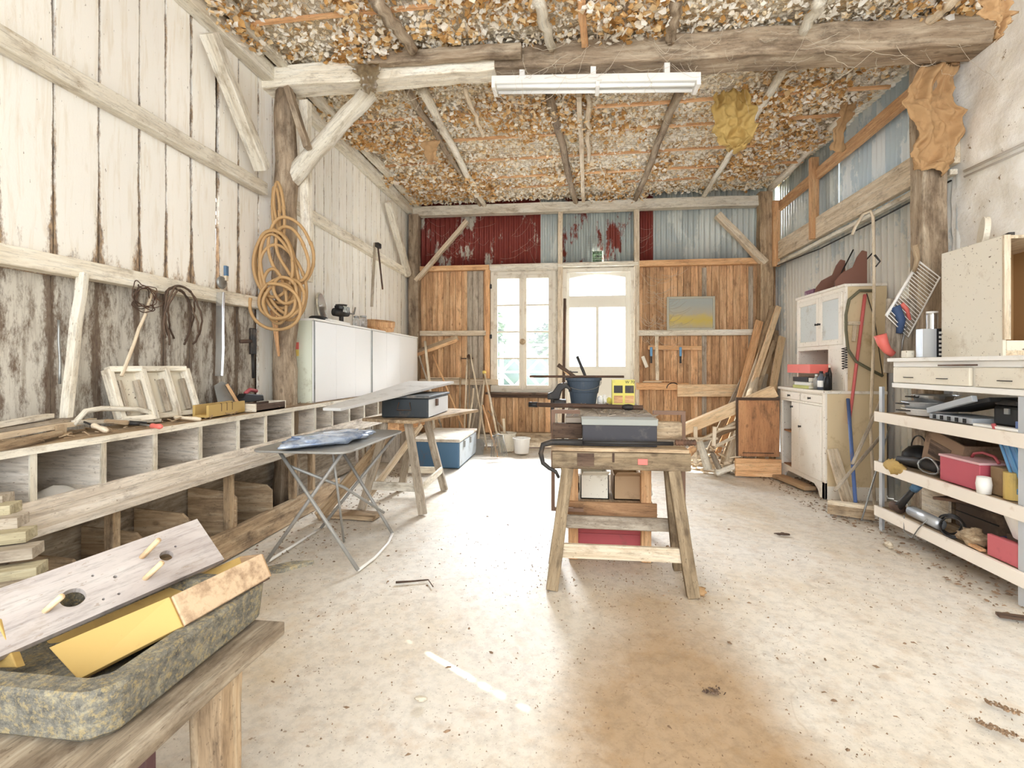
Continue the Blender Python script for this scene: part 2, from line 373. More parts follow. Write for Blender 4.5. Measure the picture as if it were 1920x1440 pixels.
MB().bb(xw0-.02, xd1+.02, YB-.02, YB+.05, 2.59, 2.72).build('lintel', whit, wb); MB().bb(Xb(1041), xd0+.02, YB-.02, YB+.05, .0, 2.6).build('jamb', whit, wb); MB().bb(xw0-.03, Xb(921)+.01, YB-.0, YB+.05, .7, 2.6).build('jamb', whit, wb)
mb = MB()
for px in (1320, 1407): mb.bb(Xb(px)-.03, Xb(px)+.03, YB-.02, YB, .2, 2.6)
mb.build('batten', greyb, wb)
def corrug(o, du, L, H, mat, nm, parent, pitch=.076, amp=.012, nrm=(0, -1, 0), seg=8):
    o, du, nrm = V(o), V(du), V(nrm); n = int(L/pitch*seg); mb = MB()
    mb.grid(lambda u, v: o+du*(L*u)+V((0, 0, 1))*(H*v)+nrm*(amp*math.sin(2*math.pi*L*u/pitch)), n, 2, g=lambda u, v: (L*u, 0, H*v))
    return mb.build(nm, mat, parent, smooth=True, solid=.0015)
for (a, b, m) in ((745, 1012, c_red), (1012, 1052, c_grey), (1052, 1190, c_mix), (1190, 1224, c_red), (1224, 1450, c_grey)):
    x0, x1 = Xb(a, 7.43), Xb(b, 7.43)
    if a == 1052:
        # a square hole cut in the sheet above the door
        hx0, hx1, hz0, hz1 = Xb(1109), Xb(1131), Zb(1120, 498), Zb(1120, 470)
        for (p, q, r_, s_) in ((x0, hx0, 2.62, 3.99), (hx1, x1, 2.62, 3.99), (hx0, hx1, hz1, 3.99), (hx0, hx1, 2.62, hz0)):
            corrug((p-.012, 7.43+.004*(q > x1-.01), r_), (1, 0, 0), q-p+.024, s_-r_, m, 'corrugated_sheet', wb)
    else: corrug((x0, 7.43, 2.66), (1, 0, 0), x1-x0+.02, 1.33, m, 'corrugated_sheet', wb)
mb = MB()
for i in range(9): mb.tube([(Xb(1098)+i*.033, 7.38, 2.72), (Xb(1098)+i*.033, 7.38, 3.12)], .0015, 4)
for i in range(12): mb.tube([(Xb(1098), 7.38, 2.72+i*.034), (Xb(1098)+.27, 7.38, 2.72+i*.034)], .0015, 4)
mb.build('wire_mesh', steel, wb)
# back wall rails and posts
def rail(px0, px1, z, h, mat, y=YB-.06, t=.09, n=8): trim(MB().plank((Xb(px0, y), y, z), (Xb(px1, y), y, z), t, h, n=n, j=.003), mat)
rail(766, 917, 2.665, .075, orange); rail(1194, 1438, 2.665, .085, orange); rail(1046, 1196, 2.665, .05, whit)
rail(778, 912, 1.685, .075, pale, t=.1); rail(1195, 1432, 1.665, .08, whit, t=.1)
rail(785, 935, .95, .085, pale, t=.1); rail(1192, 1290, .90, .1, orange, t=.12)
rail(775, 925, .085, .18, greyb, t=.1); rail(925, 1053, .1, .21, dusty, t=.08); rail(1194, 1440, .085, .18, greyb, t=.1)
rail(916, 1048, .755, .07, dark, t=.07)
trim(MB().plank((XL+.1, 7.33, 3.53), (XR-.1, 7.33, 3.50), .14, .14, n=18, j=.008), whit)
def post(px, z0, z1, wd, mat, y=YB-.06, t=.09): x = Xb(px, y); trim(MB().plank((x, y, z0), (x+.005, y, z1), wd, t, ref=(0, 1, 0), n=8, j=.003), mat)
post(914, .2, 2.63, .07, orange); post(1050, .1, 3.45, .07, pale); post(1193, .1, 3.45, .075, pale)
trim(MB().plank((XL+.14, 7.3, 0), (XL+.14, 7.3, 3.48), .15, .15, ref=(0, 1, 0), n=12, j=.006), bark)
trim(MB().plank((2.66, 7.28, 0), (2.64, 7.28, 3.6), .17, .15, ref=(0, 1, 0), n=12, j=.006), dusty)
trim(MB().plank((2.75, 7.17, 2.55), (2.75, 7.17, 3.45), .09, .05, ref=(0, 1, 0)), orange)
# window_1
wn = T('window_1', None, None, ((xw0+xw1)/2, YB, zw0), kind='structure')
fx0, fx1, fz0, fz1 = Xb(921), Xb(1042), .80, 2.60
def frame(mb, x0, x1, z0, z1, w_, t, y):
    mb.bb(x0, x0+w_, y-t/2, y+t/2, z0, z1); mb.bb(x1-w_, x1, y-t/2, y+t/2, z0, z1)
    mb.bb(x0+w_, x1-w_, y-t/2, y+t/2, z0, z0+w_); mb.bb(x0+w_, x1-w_, y-t/2, y+t/2, z1-w_, z1); return mb
winp = paint('window_paint', '#ded4c0', .4, '#a58c68', .7)
frame(MB(), fx0, fx1, fz0, fz1, .05, .09, YB-.01).build('window_frame', winp, wn, bev=.004)
mid = (fx0+fx1)/2
for a, b in ((fx0+.05, mid), (mid, fx1-.05)):
    cs = frame(MB(), a, b, fz0+.05, fz1-.05, .055, .045, YB-.04)
    zz = [fz0+.105+(fz1-fz0-.21)*k/4 for k in (1, 2, 3)]
    for z in zz: cs.bb(a+.05, b-.05, YB-.055, YB-.025, z-.012, z+.012)
    c = cs.build('casement', winp, wn, bev=.003)
    MB().bb(a+.045, b-.045, YB-.042, YB-.038, fz0+.1, fz1-.1).build('glass', gl_clear, c)
MB().bb(mid-.02, mid+.02, YB-.085, YB-.06, fz0+.03, fz1-.03).build('closing_strip', winp, wn, bev=.004)
MB().lathe([(.0, 0), (.045, .0), (.045, .01), (.02, .03), (.02, .06), (.0, .06)], (mid, YB-.085, 1.55), ax=(0, -1, 0), seg=16).build('latch', dusty, wn)
mb = MB()
for z in (.9, 1.6, 2.35):
    mb.bb(fx0-.01, fx0+.02, YB-.09, YB-.06, z, z+.06)
mb.build('hinge', iron, wn)
MB().plank((fx0-.06, YB-.12, .785), (fx1+.03, YB-.12, .785), .12, .03, n=6, j=.002).build('window_sill', dark, wn)
# door_1
dn = T('door_1', None, None, ((xd0+xd1)/2, YB, 0), kind='structure')
dz = 2.62; mb = MB(); mb.bb(xd0+.01, xd0+.08, YB-.06, YB+.05, 0, dz); mb.bb(xd1-.08, xd1-.01, YB-.06, YB+.05, 0, dz); mb.bb(xd0+.08, xd1-.08, YB-.06, YB+.05, dz-.06, dz)
mb.build('door_frame', winp, dn, bev=.004)
g0, g1 = Xb(1068), Xb(1172); gz0, gz1, tz0, tz1 = Zb(1100, 687), Zb(1100, 577), Zb(1100, 555), Zb(1100, 516)
mb = MB(); y0, y1 = YB-.03, YB+.01
mb.bb(xd0+.08, g0, y0, y1, .02, dz-.06); mb.bb(g1, xd1-.08, y0, y1, .02, dz-.06); mb.bb(g0, g1, y0, y1, .02, gz0)
mb.bb(g0, g1, y0, y1, gz1, tz0)
arch = [(g0, dz-.06), (g0, tz1-.05)]+[(g0+(g1-g0)*k/10, tz1-.05+.05*math.sin(math.pi*k/10)) for k in range(1, 10)]+[(g1, tz1-.05), (g1, dz-.06)]
mb.prism(arch, .04, o=(0, (y0+y1)/2, 0)); gm = (g0+g1)/2; mb.bb(gm-.022, gm+.022, y0, y1, gz0, gz1)
mb.bb(xd0+.1, xd1-.1, y0-.012, y0, gz0-.1, gz0-.04)
mb.build('door_leaf', paint('door_paint', '#ece5d2', .2, '#b9a277', .7), dn, bev=.003)
mb = MB(); mb.bb(g0-.01, gm-.015, YB-.012, YB-.008, gz0-.01, gz1+.01); mb.bb(gm+.015, g1+.01, YB-.012, YB-.008, gz0-.01, gz1+.01); mb.bb(g0-.01, g1+.01, YB-.012, YB-.008, tz0-.01, tz1+.02)
mb.build('frosted_pane', gl_frost, dn)
mb = MB(); mb.lathe([(0, 0), (.02, 0), (.02, .02), (0, .02)], (xd0+.13, YB-.03, 1.1), ax=(0, -1, 0), seg=12); mb.tube([(xd0+.13, YB-.05, 1.1), (xd0+.13, YB-.09, 1.1), (xd0+.24, YB-.09, 1.1)], .008)
mb.build('door_handle', iron, dn, smooth=True)
# right wall
wr = T('wall_right', None, None, (XR, 3, 0), kind='structure')
mb = MB()
def pf(u, v):
    y = YF+(4.12-YF)*u; z = 3.95*v; p = V((0, y, z)); return (XR+.03*NZ.noise(p*1.6)+.016*NZ.noise(p*6)+.008*NZ.noise(p*17), y, z)
mb.grid(pf, 150, 110); mb.build('plaster_face', plas, wr, smooth=True)
corrug((XR+.02, 4.05, 0), (0, 1, 0), 3.4, 2.68, c_whi, 'corrugated_sheet', wr, nrm=(-1, 0, 0), pitch=.09, amp=.02)
corrug((XR+.05, 4.05, 2.66), (0, 1, 0), .95, 1.35, c_blu, 'corrugated_sheet', wr, nrm=(-1, 0, 0))
corrug((XR+.07, 4.98, 2.66), (0, 1, 0), .85, 1.35, c_blu, 'corrugated_sheet', wr, nrm=(-1, 0, 0))
corrug((XR+.05, 5.82, 2.66), (0, 1, 0), 1.65, 1.35, c_grey, 'corrugated_sheet', wr, nrm=(-1, 0, 0))
trim(MB().plank((XR-.05, 4.0, 2.80), (XR-.03, 7.3, 2.77), .06, .24, n=10, j=.004), pale)
trim(MB().plank((XR-.05, 4.0, 3.46), (XR-.03, 7.2, 3.37), .06, .11, n=10, j=.004), orange)
trim(MB().plank((XR-.07, 6.12, 2.66), (XR-.07, 6.12, 3.6), .09, .06, ref=(0, 1, 0)), orange)
trim(MB().pole((XR-.1, 3.9, 3.82), (XR-.13, 7.25, 3.63), .05, .045, n=12, j=.012), whit, bev=0, smooth=True)
trim(MB().plank((XR-.06, 4.0, 2.62), (XR-.05, 7.2, 2.58), .05, .04, n=10, j=.006), whit)
mb = MB(); mb.tube([(XR-.03, .5, 2.50), (XR-.03, 3.95, 2.60)], .011, 8); mb.tube([(XR-.03, .5, 2.46), (XR-.03, 3.95, 2.56)], .008, 8)
cn = mb.build('trim_40', whitep, kind='structure', smooth=True)
MB().tube([(XR-.05, 4.05, 2.57), (XR-.06, 5, 2.535), (XR-.06, 6, 2.52), (XR-.08, 7.2, 2.56)], .007, 6).build('trim_41', black, kind='structure')
# ceiling: torn insulation above chicken wire
HOL = [(560, 60, .12), (830, 30, .5)]
def clump(x, y):
    p = V((x*1.15, y*1.15, 5.2)); return NZ.noise(p)+.5*NZ.noise(p*2.3)+.25*NZ.noise(p*5)
def cz(x, y): return ZC-.02*math.cos(y*5.2)-.05*max(0, clump(x, y)) - .015*NZ.noise(V((x*4, y*4, 0))) + .03*max(0, min(1, (x-.5)/2))
ce = T('ceiling', None, None, (0, 3, ZC), kind='structure')
mb = MB()
mb.grid(lambda u, v: (-2.6+5.6*u, YF+9.1*v, cz(-2.6+5.6*u, YF+9.1*v)+.02+.02*NZ.noise(V((u*170, v*270, 0)))), 200, 300)
mb.build('insulation', ceil_mat(), ce, smooth=True)
MB().bb(-2.75, 3.1, YF-.3, 7.6, ZC+.3, ZC+.36).build('roof_deck', dark, ce)
mb = MB(); p = .055; h = p*math.sqrt(3)/2; nodes = {}; mbv = []; mbe = []
# chicken wire: hexagons as thin three-sided wires
def hexwire():
    vs = []; fs = []; R = p/math.sqrt(3)*1.0; dx = p; dy = R*1.5
    ny = int((7.35-1.6)/dy); nx = int(5.3/dx); seen = set()
    for j in range(ny):
        for i in range(nx):
            cx = -2.5+i*dx+(dx/2 if j % 2 else 0); cy = 1.6+j*dy
            P = [(cx+R*math.cos(math.radians(a)), cy+R*math.sin(math.radians(a))) for a in (90, 150, 210, 270)]
            for a, b in zip(P, P[1:]):
                q = []
                for (x, y) in (a, b): q.append(V((x, y, cz(x, y)-.035)))
                d = (q[1]-q[0]); n = V((-d.y, d.x, 0)).normalized()*.0011; u_ = V((0, 0, .0019)); bs = len(vs)
                for c in q: vs += [c+n, c-n, c-u_]
                fs += [(bs, bs+1, bs+4, bs+3), (bs+1, bs+2, bs+5, bs+4), (bs+2, bs, bs+3, bs+5)]
    return vs, fs
vs, fs = hexwire(); mb = MB(); mb.add(vs, fs, [(0, 0, 0)]*len(vs)); wr_ = mb.build('chicken_wire', paint('wire', '#8f7d66', .3, '#6b5a48', .7, .2), ce, kind='stuff', keep=True)
# flakes
def flakes(n, seed, nm, brown, s0, s1, ymin=1.3, ymax=7.3, thr=None, drop=.05):
    random.seed(seed); vs = []; fs = []; rr = []; c = 0; t = 0
    while c < n and t < n*12:
        t += 1
        x = ru(-2.45, 2.75); y = ru(ymin, ymax); d = clump(x, y)
        if thr is not None and d+ru(-.12, .12) < thr: continue
        s_ = ru(s0, s1); z = cz(x, y)-.03-ru(0, drop)*(1 if thr is None else max(.3, min(1.6, .5+d*1.4)))
        q = Matrix.Rotation(ru(0, 6.28), 3, 'Z') @ Matrix.Rotation(ru(-.7, .7) if thr is None else ru(-1.5, 1.5), 3, 'X') @ Matrix.Rotation(ru(-.5, .5), 3, 'Y')
        b = len(vs); k = ru(0, .33) if rnd() < brown else ru(.34, 1); w_ = ru(.5, 1); cu = ru(.1, .5)*s_
        for px_, py_, pz_ in ((-1, 0, 0), (-.55, .8*w_, cu), (.5, .9*w_, cu*ru(.3, 1.5)), (1, .1, 0), (.55, -.75*w_, cu), (-.5, -.8*w_, cu*ru(.2, 1.4)), (0, 0, -cu*.5)):
            t_ = ru(.55, 1.25); vs.append(V((x, y, z))+q @ V((px_*s_/2*t_, py_*s_/2*t_*w_, pz_+ru(-.15, .15)*s_))); rr.append((k, 0, .5))
        fs += [(b+i, b+(i+1) % 6, b+6) for i in range(6)]; c += 1
    mb = MB(); mb.add(vs, fs, [(0, 0, 0)]*len(vs)); mb.r = rr; return mb.build(nm, flk, ce, kind='stuff', keep=True)
flakes(30000, 3, 'pale_flakes', .12, .022, .06, drop=.03)
flakes(20000, 4, 'brown_flakes', .58, .025, .075, thr=.10, drop=.09)
random.seed(11)
# battens across under the netting
mb = MB()
for y in (2.05, 2.9, 4.75, 5.3, 5.85, 6.35, 6.8, 3.3):
    mb.plank((-2.4, y, cz(-2, y)-.045), (2.75, y+ru(-.05, .05), cz(2, y)-.045), .03, .022, n=10, j=.006)
mb.build('batten', orange, ce)
# ================================================================ TIMBER FRAME
def thing_mesh(mb, name, mat, label, cat, group=None, bev=0, smooth=False, kind=None):
    return mb.build(name, mat, None, label, cat, group, kind, bev, smooth)
YT = 3.85
thing_mesh(MB().pole((-2.35, 3.82, 0), (-2.36, 3.84, 3.45), .1, .085, n=18, j=.01, seg=9, rj=.1), 'timber_post', bark, 'thick old trunk post against the boarded left wall carrying the hose', 'post', smooth=True)
thing_mesh(MB().plank((-2.22, 3.93, 1.9), (-2.24, 3.93, 3.42), .08, .07, ref=(0, 1, 0), n=8, j=.004), 'timber_post', whit, 'pale squared timber fixed beside the trunk post under the cross beam', 'post', bev=.005)
b0 = at(486, 160, y=YT); b1 = at(930, 122, y=YT); b2 = at(700, 122, y=YT-.06); b3 = at(1842, 72, y=YT)
thing_mesh(MB().plank(b0, b1, .2, .17, n=14, j=.01, w1=.17), 'cross_beam', whit, 'pale left length of the big cross beam above the trunk post', 'beam', bev=.01)
thing_mesh(MB().plank(at(690, 112, y=YT-.15), at(978, 95, y=YT-.15), .07, .09, n=8, j=.008), 'cross_beam', bark, 'short brown timber lapped over the front of the cross beam', 'beam', bev=.008)
thing_mesh(MB().plank(b1+V((-.15, .03, .03)), b3, .2, .19, n=18, j=.012, w1=.24, t1=.21), 'cross_beam', bark, 'heavy brown right length of the big cross beam under the ceiling', 'beam', bev=.015)
thing_mesh(MB().pole(at(532, 352, y=YT), at(694, 172, y=YT), .075, .07, n=8, j=.006, seg=8), 'corner_brace', whit, 'slanting round brace from the trunk post up to the cross beam', 'brace', smooth=True)
thing_mesh(MB().plank(at(540, 165, y=YT-.12), at(577, 278, y=YT-.12), .07, .045, n=6, j=.004), 'strut', bark, 'short dark strut between the cross beam and the round brace', 'brace', bev=.004)
def walln(a, b, x): return at(*a, x=x), at(*b, x=x)
p, q = walln((492, 318), (392, 62), -2.40); thing_mesh(MB().plank(p, q, .08, .1, ref=(1, 0, 0), n=8, j=.005), 'corner_brace', whit, 'slanting brace on the left wall, near side of the trunk post', 'brace', bev=.006)
p, q = walln((765, 515), (728, 378), -2.42); thing_mesh(MB().plank(p, q, .08, .09, ref=(1, 0, 0), n=6, j=.005), 'corner_brace', whit, 'short slanting brace high in the far left corner of the left wall', 'brace', bev=.006)
p, q = at(780, 527, y=7.26), at(876, 414, y=7.26); thing_mesh(MB().plank(p, q, .06, .085, ref=(0, 1, 0), n=6, j=.004), 'corner_brace', pale, 'slanting brace across the red sheeting on the left of the back wall', 'brace', bev=.006)
p, q = at(1434, 494, y=7.22), at(1345, 402, y=7.22); thing_mesh(MB().plank(p, q, .09, .11, ref=(0, 1, 0), n=6, j=.004), 'corner_brace', pale, 'slanting brace across the grey sheeting on the right of the back wall', 'brace', bev=.006)
# right post with mortar on it
thing_mesh(MB().plank((2.66, 4.08, 0), (2.64, 4.08, 3.5), .17, .15, ref=(0, 1, 0), n=16, j=.008), 'timber_post', bark, 'brown squared post standing where the plaster wall meets the sheet metal', 'post', bev=.01)
# ceiling poles running front to back
zp = ZC-.1
PL = [((705, 0), (775, 95), .045, 'knotty pole crossing the ceiling in front of the left part of the cross beam'),
      ((1008, 0), (1035, 90), .04, 'crooked pole crossing the ceiling in front of the middle of the cross beam'),
      ((1090, 0), (1096, 85), .03, 'orange squared batten crossing the ceiling in front of the cross beam'),
      ((1268, 0), (1258, 75), .045, 'thick rough pole crossing the ceiling above the right end of the lamp'),
      ((1540, 0), (1505, 62), .04, 'smooth pole crossing the ceiling near the right end of the cross beam'),
      ((1810, -20), (1740, 40), .04, 'short pale pole in the top right corner of the ceiling'),
      ((765, 170), (905, 392), .03, 'thin straight pole behind the left part of the cross beam'),
      ((792, 168), (912, 395), .042, 'thick pale pole running back from the left part of the cross beam'),
      ((872, 165), (905, 255), .022, 'short pink batten under the netting left of the lamp'),
      ((1030, 180), (1082, 388), .042, 'crooked pale pole running back from under the lamp'),
      ((1086, 178), (1094, 388), .03, 'straight squared batten running back beside the crooked pole'),
      ((1102, 178), (1104, 300), .026, 'curved twin pole running back just right of the squared batten'),
      ((1275, 172), (1186, 386), .04, 'dusty pole running back from the right end of the lamp'),
      ((1470, 130), (1308, 386), .036, 'pale pole running back towards the top right of the back wall')]
for i, (a, b, r, lb) in enumerate(PL):
    p, q = at(*a, z=zp-.012*(i % 3)), at(*b, z=zp-.02)
    if i == 2 or i == 10: thing_mesh(MB().plank(p, q, r*1.6, r*1.3, n=8, j=.004), 'ceiling_batten', orange if i == 2 else pale, lb, 'batten', bev=.003)
    else: thing_mesh(MB().pole(p, q, r, r*.85, n=9, j=.014, seg=9, rj=.1), 'ceiling_pole', [bark, whit, pale][i % 3], lb, 'pole', smooth=True)
# twin fluorescent fitting
lx0, lx1 = at(924, 158, y=3.83), at(1310, 152, y=3.83)
lm = T('fluorescent_lamp', 'long white twin-tube fluorescent fitting under the middle of the cross beam', 'lamp', lx0)
MB().plank(lx0, lx1, .14, .06, n=2).build('housing', whitep, lm, bev=.006)
tubem = paint('lamp_tube', '#f7f7f4', .02, '#dddddd', .25)
for k in (-1, 1):
    MB().tube([lx0+V((.04, k*.04, -.045)), lx1+V((-.04, k*.04, -.045))], .014, 10).build('tube', tubem, lm, smooth=True)
for f in (.15, .5, .85): c = lx0.lerp(lx1, f); MB().box(c+V((0, 0, .075)), (.04, .06, .10)).build('bracket', whitep, lm)
for f in (0.01, .52, .99): c = lx0.lerp(lx1, f); MB().box(c+V((0, 0, -.02)), (.03, .145, .09)).build('end_cap', whitep, lm, bev=.004)
# hanging torn paper
def rag(name, pts, y, label, mat=paper, fold=.06, n=18, w_=.05, solid=.002):
    # pts: left/right outline pairs in pixels from top to bottom
    mb = MB(); rows = [(at(*a, y=y), at(*b, y=y)) for a, b in pts]; m = len(rows)-1
    def fn(u, v):
        f = v*m; i = min(int(f), m-1); t = f-i
        l = rows[i][0].lerp(rows[i+1][0], t); r = rows[i][1].lerp(rows[i+1][1], t); c = l.lerp(r, u)
        q_ = V((u*4, v*6, c.x)); d = fold*(.8*math.sin(u*9+v*5+2*NZ.noise(q_))+1.6*abs(NZ.noise(q_*1.3))+.7*abs(NZ.noise(q_*3.1))); eg = .045*NZ.noise(V((v*9, u > .5, c.z*3)))*(abs(u-.5)*2)**3; c = c+V((eg, 0, 0))
        return c+V((.02*NZ.noise(c*9), d, .03*NZ.noise(c*13+V((9, 0, 0)))*(v > .9)))
    mb.grid(fn, n*2, n*3); o = mb.build(name, mat, None, label, 'paper', solid=solid, smooth=True); return o
rag('torn_paper_bag', [((1735, 118), (1812, 112)), ((1712, 165), (1790, 160)), ((1704, 190), (1795, 200)), ((1722, 230), (1812, 220)), ((1715, 262), (1810, 265)), ((1700, 290), (1800, 300)), ((1722, 308), (1775, 322))], 3.92, 'big brown torn paper bag hanging at the head of the right post', fold=.045)
rag('cobweb_sheet', [((652, 118), (705, 118)), ((668, 140), (712, 140)), ((676, 160), (708, 158)), ((684, 170), (700, 170))], 3.66, 'dense dusty cobweb funnel on the front of the cross beam above the round brace', gauze, fold=.02, n=8)
rag('torn_paper', [((1345, 170), (1395, 165)), ((1335, 205), (1415, 200)), ((1340, 240), (1418, 235)), ((1352, 268), (1412, 268)), ((1368, 280), (1375, 284))], 4.6, 'yellowish torn paper sheet hanging from the netting right of the lamp', olive, fold=.05)
rag('torn_paper', [((1582, 178), (1608, 180)), ((1575, 205), (1604, 205)), ((1566, 240), (1585, 245)), ((1560, 280), (1582, 285))], 5.0, 'narrow brown paper strip hanging beside the sloping top rail of the sheet wall', fold=.02, n=8)
rag('torn_paper', [((1845, -10), (1900, -10)), ((1850, 20), (1900, 20)), ((1868, 45), (1895, 45)), ((1875, 65), (1882, 68))], 2.9, 'ochre paper shred hanging in the top right corner', fold=.03, n=8)
rag('torn_paper', [((788, 265), (822, 262)), ((792, 285), (820, 282)), ((805, 305), (818, 300))], 4.9, 'small orange triangle of paper hanging behind the round brace', fold=.015, n=6)
# cobwebs
mb = MB()
def strand(a, b, sag, r=.0012, n=8):
    pts = [a.lerp(b, i/n)+V((ru(-.01, .01), ru(-.01, .01), -sag*4*(i/n)*(1-i/n))) for i in range(n+1)]; mb.tube(pts, r, 3, cap=False)
for i in range(150):
    x = ru(-1.4, 2.6); a = V((x, YT-.14+ru(-.05, .25), 3.58+ru(-.25, .08))); b = a+V((ru(-.35, .35), ru(-.1, .1), ru(-.3, .1))); strand(a, b, ru(0, .1), ru(.0006, .0016))
for i in range(60):
    a = V((ru(-2.3, 2.4), ru(4.2, 7.2), ZC-.1)); strand(a, a+V((ru(-.2, .2), ru(-.2, .2), -ru(.05, .25))), .03, ru(.0008, .002))
for i in range(70):
    px = random.choice((790, 840, 890, 1000, 1230, 1260, 1390)); a = at(px+ru(-25, 25), ru(405, 470), y=7.3); strand(a, a+V((ru(-.4, .4), ru(-.05, .02), ru(-.3, .05))), ru(.02, .12), .0008)
for i in range(40):
    a = at(ru(1195, 1240), ru(510, 640), y=7.28); strand(a, a+V((ru(.1, .5), 0, ru(-.1, .1))), ru(.05, .15), .0018)
mb.build('cobweb', web, ce, kind='stuff', smooth=True)
# ================================================================ THE LONG BIN BENCH ON THE LEFT
XF = -2.13; XK = -2.46
bn = T('storage_bench', 'long two-tier wooden bin bench built along the left wall', 'bench', (-2.3, 3.2, 0))
Y0, Y1 = .9, 6.75
mb = MB(); mb.plank((-2.30, Y0, .865), (-2.30, Y1, .865), .36, .022, n=14, j=.002); mb.build('top_board', dusty, bn); MB().plank((XF+.012, Y0, .864), (XF+.012, Y1, .864), .012, .03, n=12, j=.001).build('top_edge', whit, bn)
mb = MB()
for k, (dz, h) in enumerate(((.60, .055), (.65, .045))): mb.plank((XF+.012*0, Y0, dz-.01), (XF, 5.4, dz-.01), .022, h, n=10, j=.001)
mb.plank((XF+.03, Y0, .548), (XF+.02, 3.95, .548), .09, .028, n=12, j=.003); mb.plank((XF, Y0, .575), (XF, 5.4, .575), .025, .04); mb.build('front_plank', binw, bn, bev=.003)
MB().plank((-2.3, Y0, .56), (-2.3, 5.4, .56), .33, .02).build('shelf_board', binw, bn)
mb = MB(); mb.plank((XF-.01, Y0, .085), (XF-.01, 4.3, .085), .05, .17, n=10, j=.004); mb.build('bottom_plank', dusty, bn, bev=.005)
MB().plank((-2.3, Y0, .02), (-2.3, 4.3, .02), .32, .02).build('bottom_board', grey, bn)
for px in (60, 192, 289, 374, 445, 497, 548, 590, 622, 654, 682, 708):
    y = at(px, 740, x=XF).y; MB().bb(XK, XF, y-.009, y+.009, .57, .853).build('divider', binw, bn)
    MB().bb(XF-.0, XF+.008, y-.013, y+.013, .6, .853).build('stile', whit, bn)
for y in (1.3, 5.9, 6.6): MB().bb(XK, XF, y-.009, y+.009, .57 if y < 5 else 0, .853).build('divider', binw, bn)
for px, py in ((245, 950), (340, 935), (412, 905), (487, 880), (545, 865)):
    y = at(px, py, x=XF-.02).y; h = ru(.32, .4); yy = y+ru(-.05, .0)
    MB().prism([(XK+2.1*0, .03), (XF-.02, .03), (XF-.02, h-.04), (XF-.06, h), (XK, h+.03)], .018, o=(0, y, 0), ux=(1, .12, 0)).build('low_divider', dusty, bn, bev=.003)
for y in (1.35, 2.1, 2.9, 3.62, 3.9): MB().bb(XF-.06, XF-.015, y-.02, y+.02, .16, .54).build('upright', dusty, bn)
MB().bb(-2.475, -2.465, Y0, 5.4, .03, .85).build('back_board', grey, bn)
# clutter on the bench top
Zt = .877
def onb(px, py, z=Zt):
    p = at(px, py, z=z)
    if p.x < -2.40 or p.y > 6: p = at(px, py, x=-2.33 if p.x < -2.5 else -2.38); p.z = min(max(p.z, z), z+.06)
    return p
def yx(px, x): return at(px, 700, x=x).y
def sticks(name, mat, label, cat, p0, p1, w_=.03, t=.012, n=4, j=.002, bev=.001): return thing_mesh(MB().plank(p0, p1, w_, t, n=n, j=j), name, mat, label, cat, bev=bev)
# three leaning frames
for i, (px, lb) in enumerate(((252, 'paned white wooden frame leaning on the left wall, leftmost of three'), (298, 'paned white wooden frame leaning on the left wall, middle of three'), (338, 'paned white wooden frame leaning on the left wall, rightmost of three'))):
    yc = yx(px, -2.36); o = V((-2.33, yc, Zt)); up = V((-.26, -.05, 1)).normalized(); sd_ = V((.25, 1, 0)).normalized(); hh, hw = .31, .082
    t = T('window_shutter', lb, 'shutter', o)
    mb = MB()
    mb.plank(o-sd_*hw+up*.02, o-sd_*hw+up*hh, .03, .05, ref=(1, 0, 0)); mb.plank(o+sd_*hw+up*.02, o+sd_*hw+up*hh, .03, .05, ref=(1, 0, 0))
    mb.plank(o-sd_*hw+up*.035, o+sd_*hw+up*.035, .05, .03, ref=up); mb.plank(o-sd_*hw+up*hh, o+sd_*hw+up*hh, .05, .03, ref=up); mb.build('border', whit, t, bev=.003)
    MB().plank(o+up*.05+V((-.02, 0, 0)), o+up*(hh-.02)+V((-.02, 0, 0)), .19, .006, ref=(1, 0, 0)).build('panel', cream, t)
    mb = MB(); mb.plank(o-sd_*.045+up*.06, o-sd_*.045+up*.25, .018, .03, ref=(1, 0, 0)); mb.plank(o+sd_*.045+up*.06, o+sd_*.045+up*.25, .018, .03, ref=(1, 0, 0)); mb.build('slat', greyb, t, bev=.002)
# bow saw
t = T('frame_saw', 'white wooden bow saw frame lying on the near part of the bench', 'saw', onb(205, 795))
a, b = onb(137, 797), onb(300, 792); zz = V((0, 0, 1)); d = (b-a)
MB().tube([a, a+d*.12+zz*.065, a+d*.28+zz*.078, a+d*.7+zz*.075, a+d*.86+zz*.06, a+d*.9+zz*.01], .013, 8).build('bow', whit, t, smooth=True)
MB().plank(a+zz*.012, b+zz*.012, .022, .022, n=4, j=.001).build('bar', whit, t, bev=.002); MB().plank(a+V((.03, 0, .005)), b+V((.03, 0, .005)), .012, .002).build('blade', steel, t)
def handled(name, cat, label, p0, p1, r, mat, hmat, f=.5, hr=None):
    p0, p1 = V(p0), V(p1); m = p0.lerp(p1, f); t = T(name, label, cat, p0)
    d = (m-p0); MB().lathe([(0, 0), (r*.7, .004), (r, d.length*.2), (r*.75, d.length*.6), (r, d.length*.9), (r*.6, d.length)], p0, ax=d, seg=12).build('handle', hmat, t, smooth=True)
    MB().tube([m, p1], hr or r*.35, 8).build('shank', mat, t, smooth=True); return t
handled('screwdriver', 'screwdriver', 'old screwdriver with orange-red handle on the near bench edge', onb(303, 800, .895), onb(262, 796, .893), .014, steel, redor, .45)
handled('wood_chisel', 'chisel', 'wooden-handled chisel with dark ferrule beside the red screwdriver', onb(190, 790, .893), onb(275, 795, .893), .014, iron, dusty, .6, .012)
handled('file', 'file', 'pale wooden tool handle pointing at the bench edge under the bow saw', onb(202, 808, .893), onb(155, 790, .893), .014, iron, pale, .6)
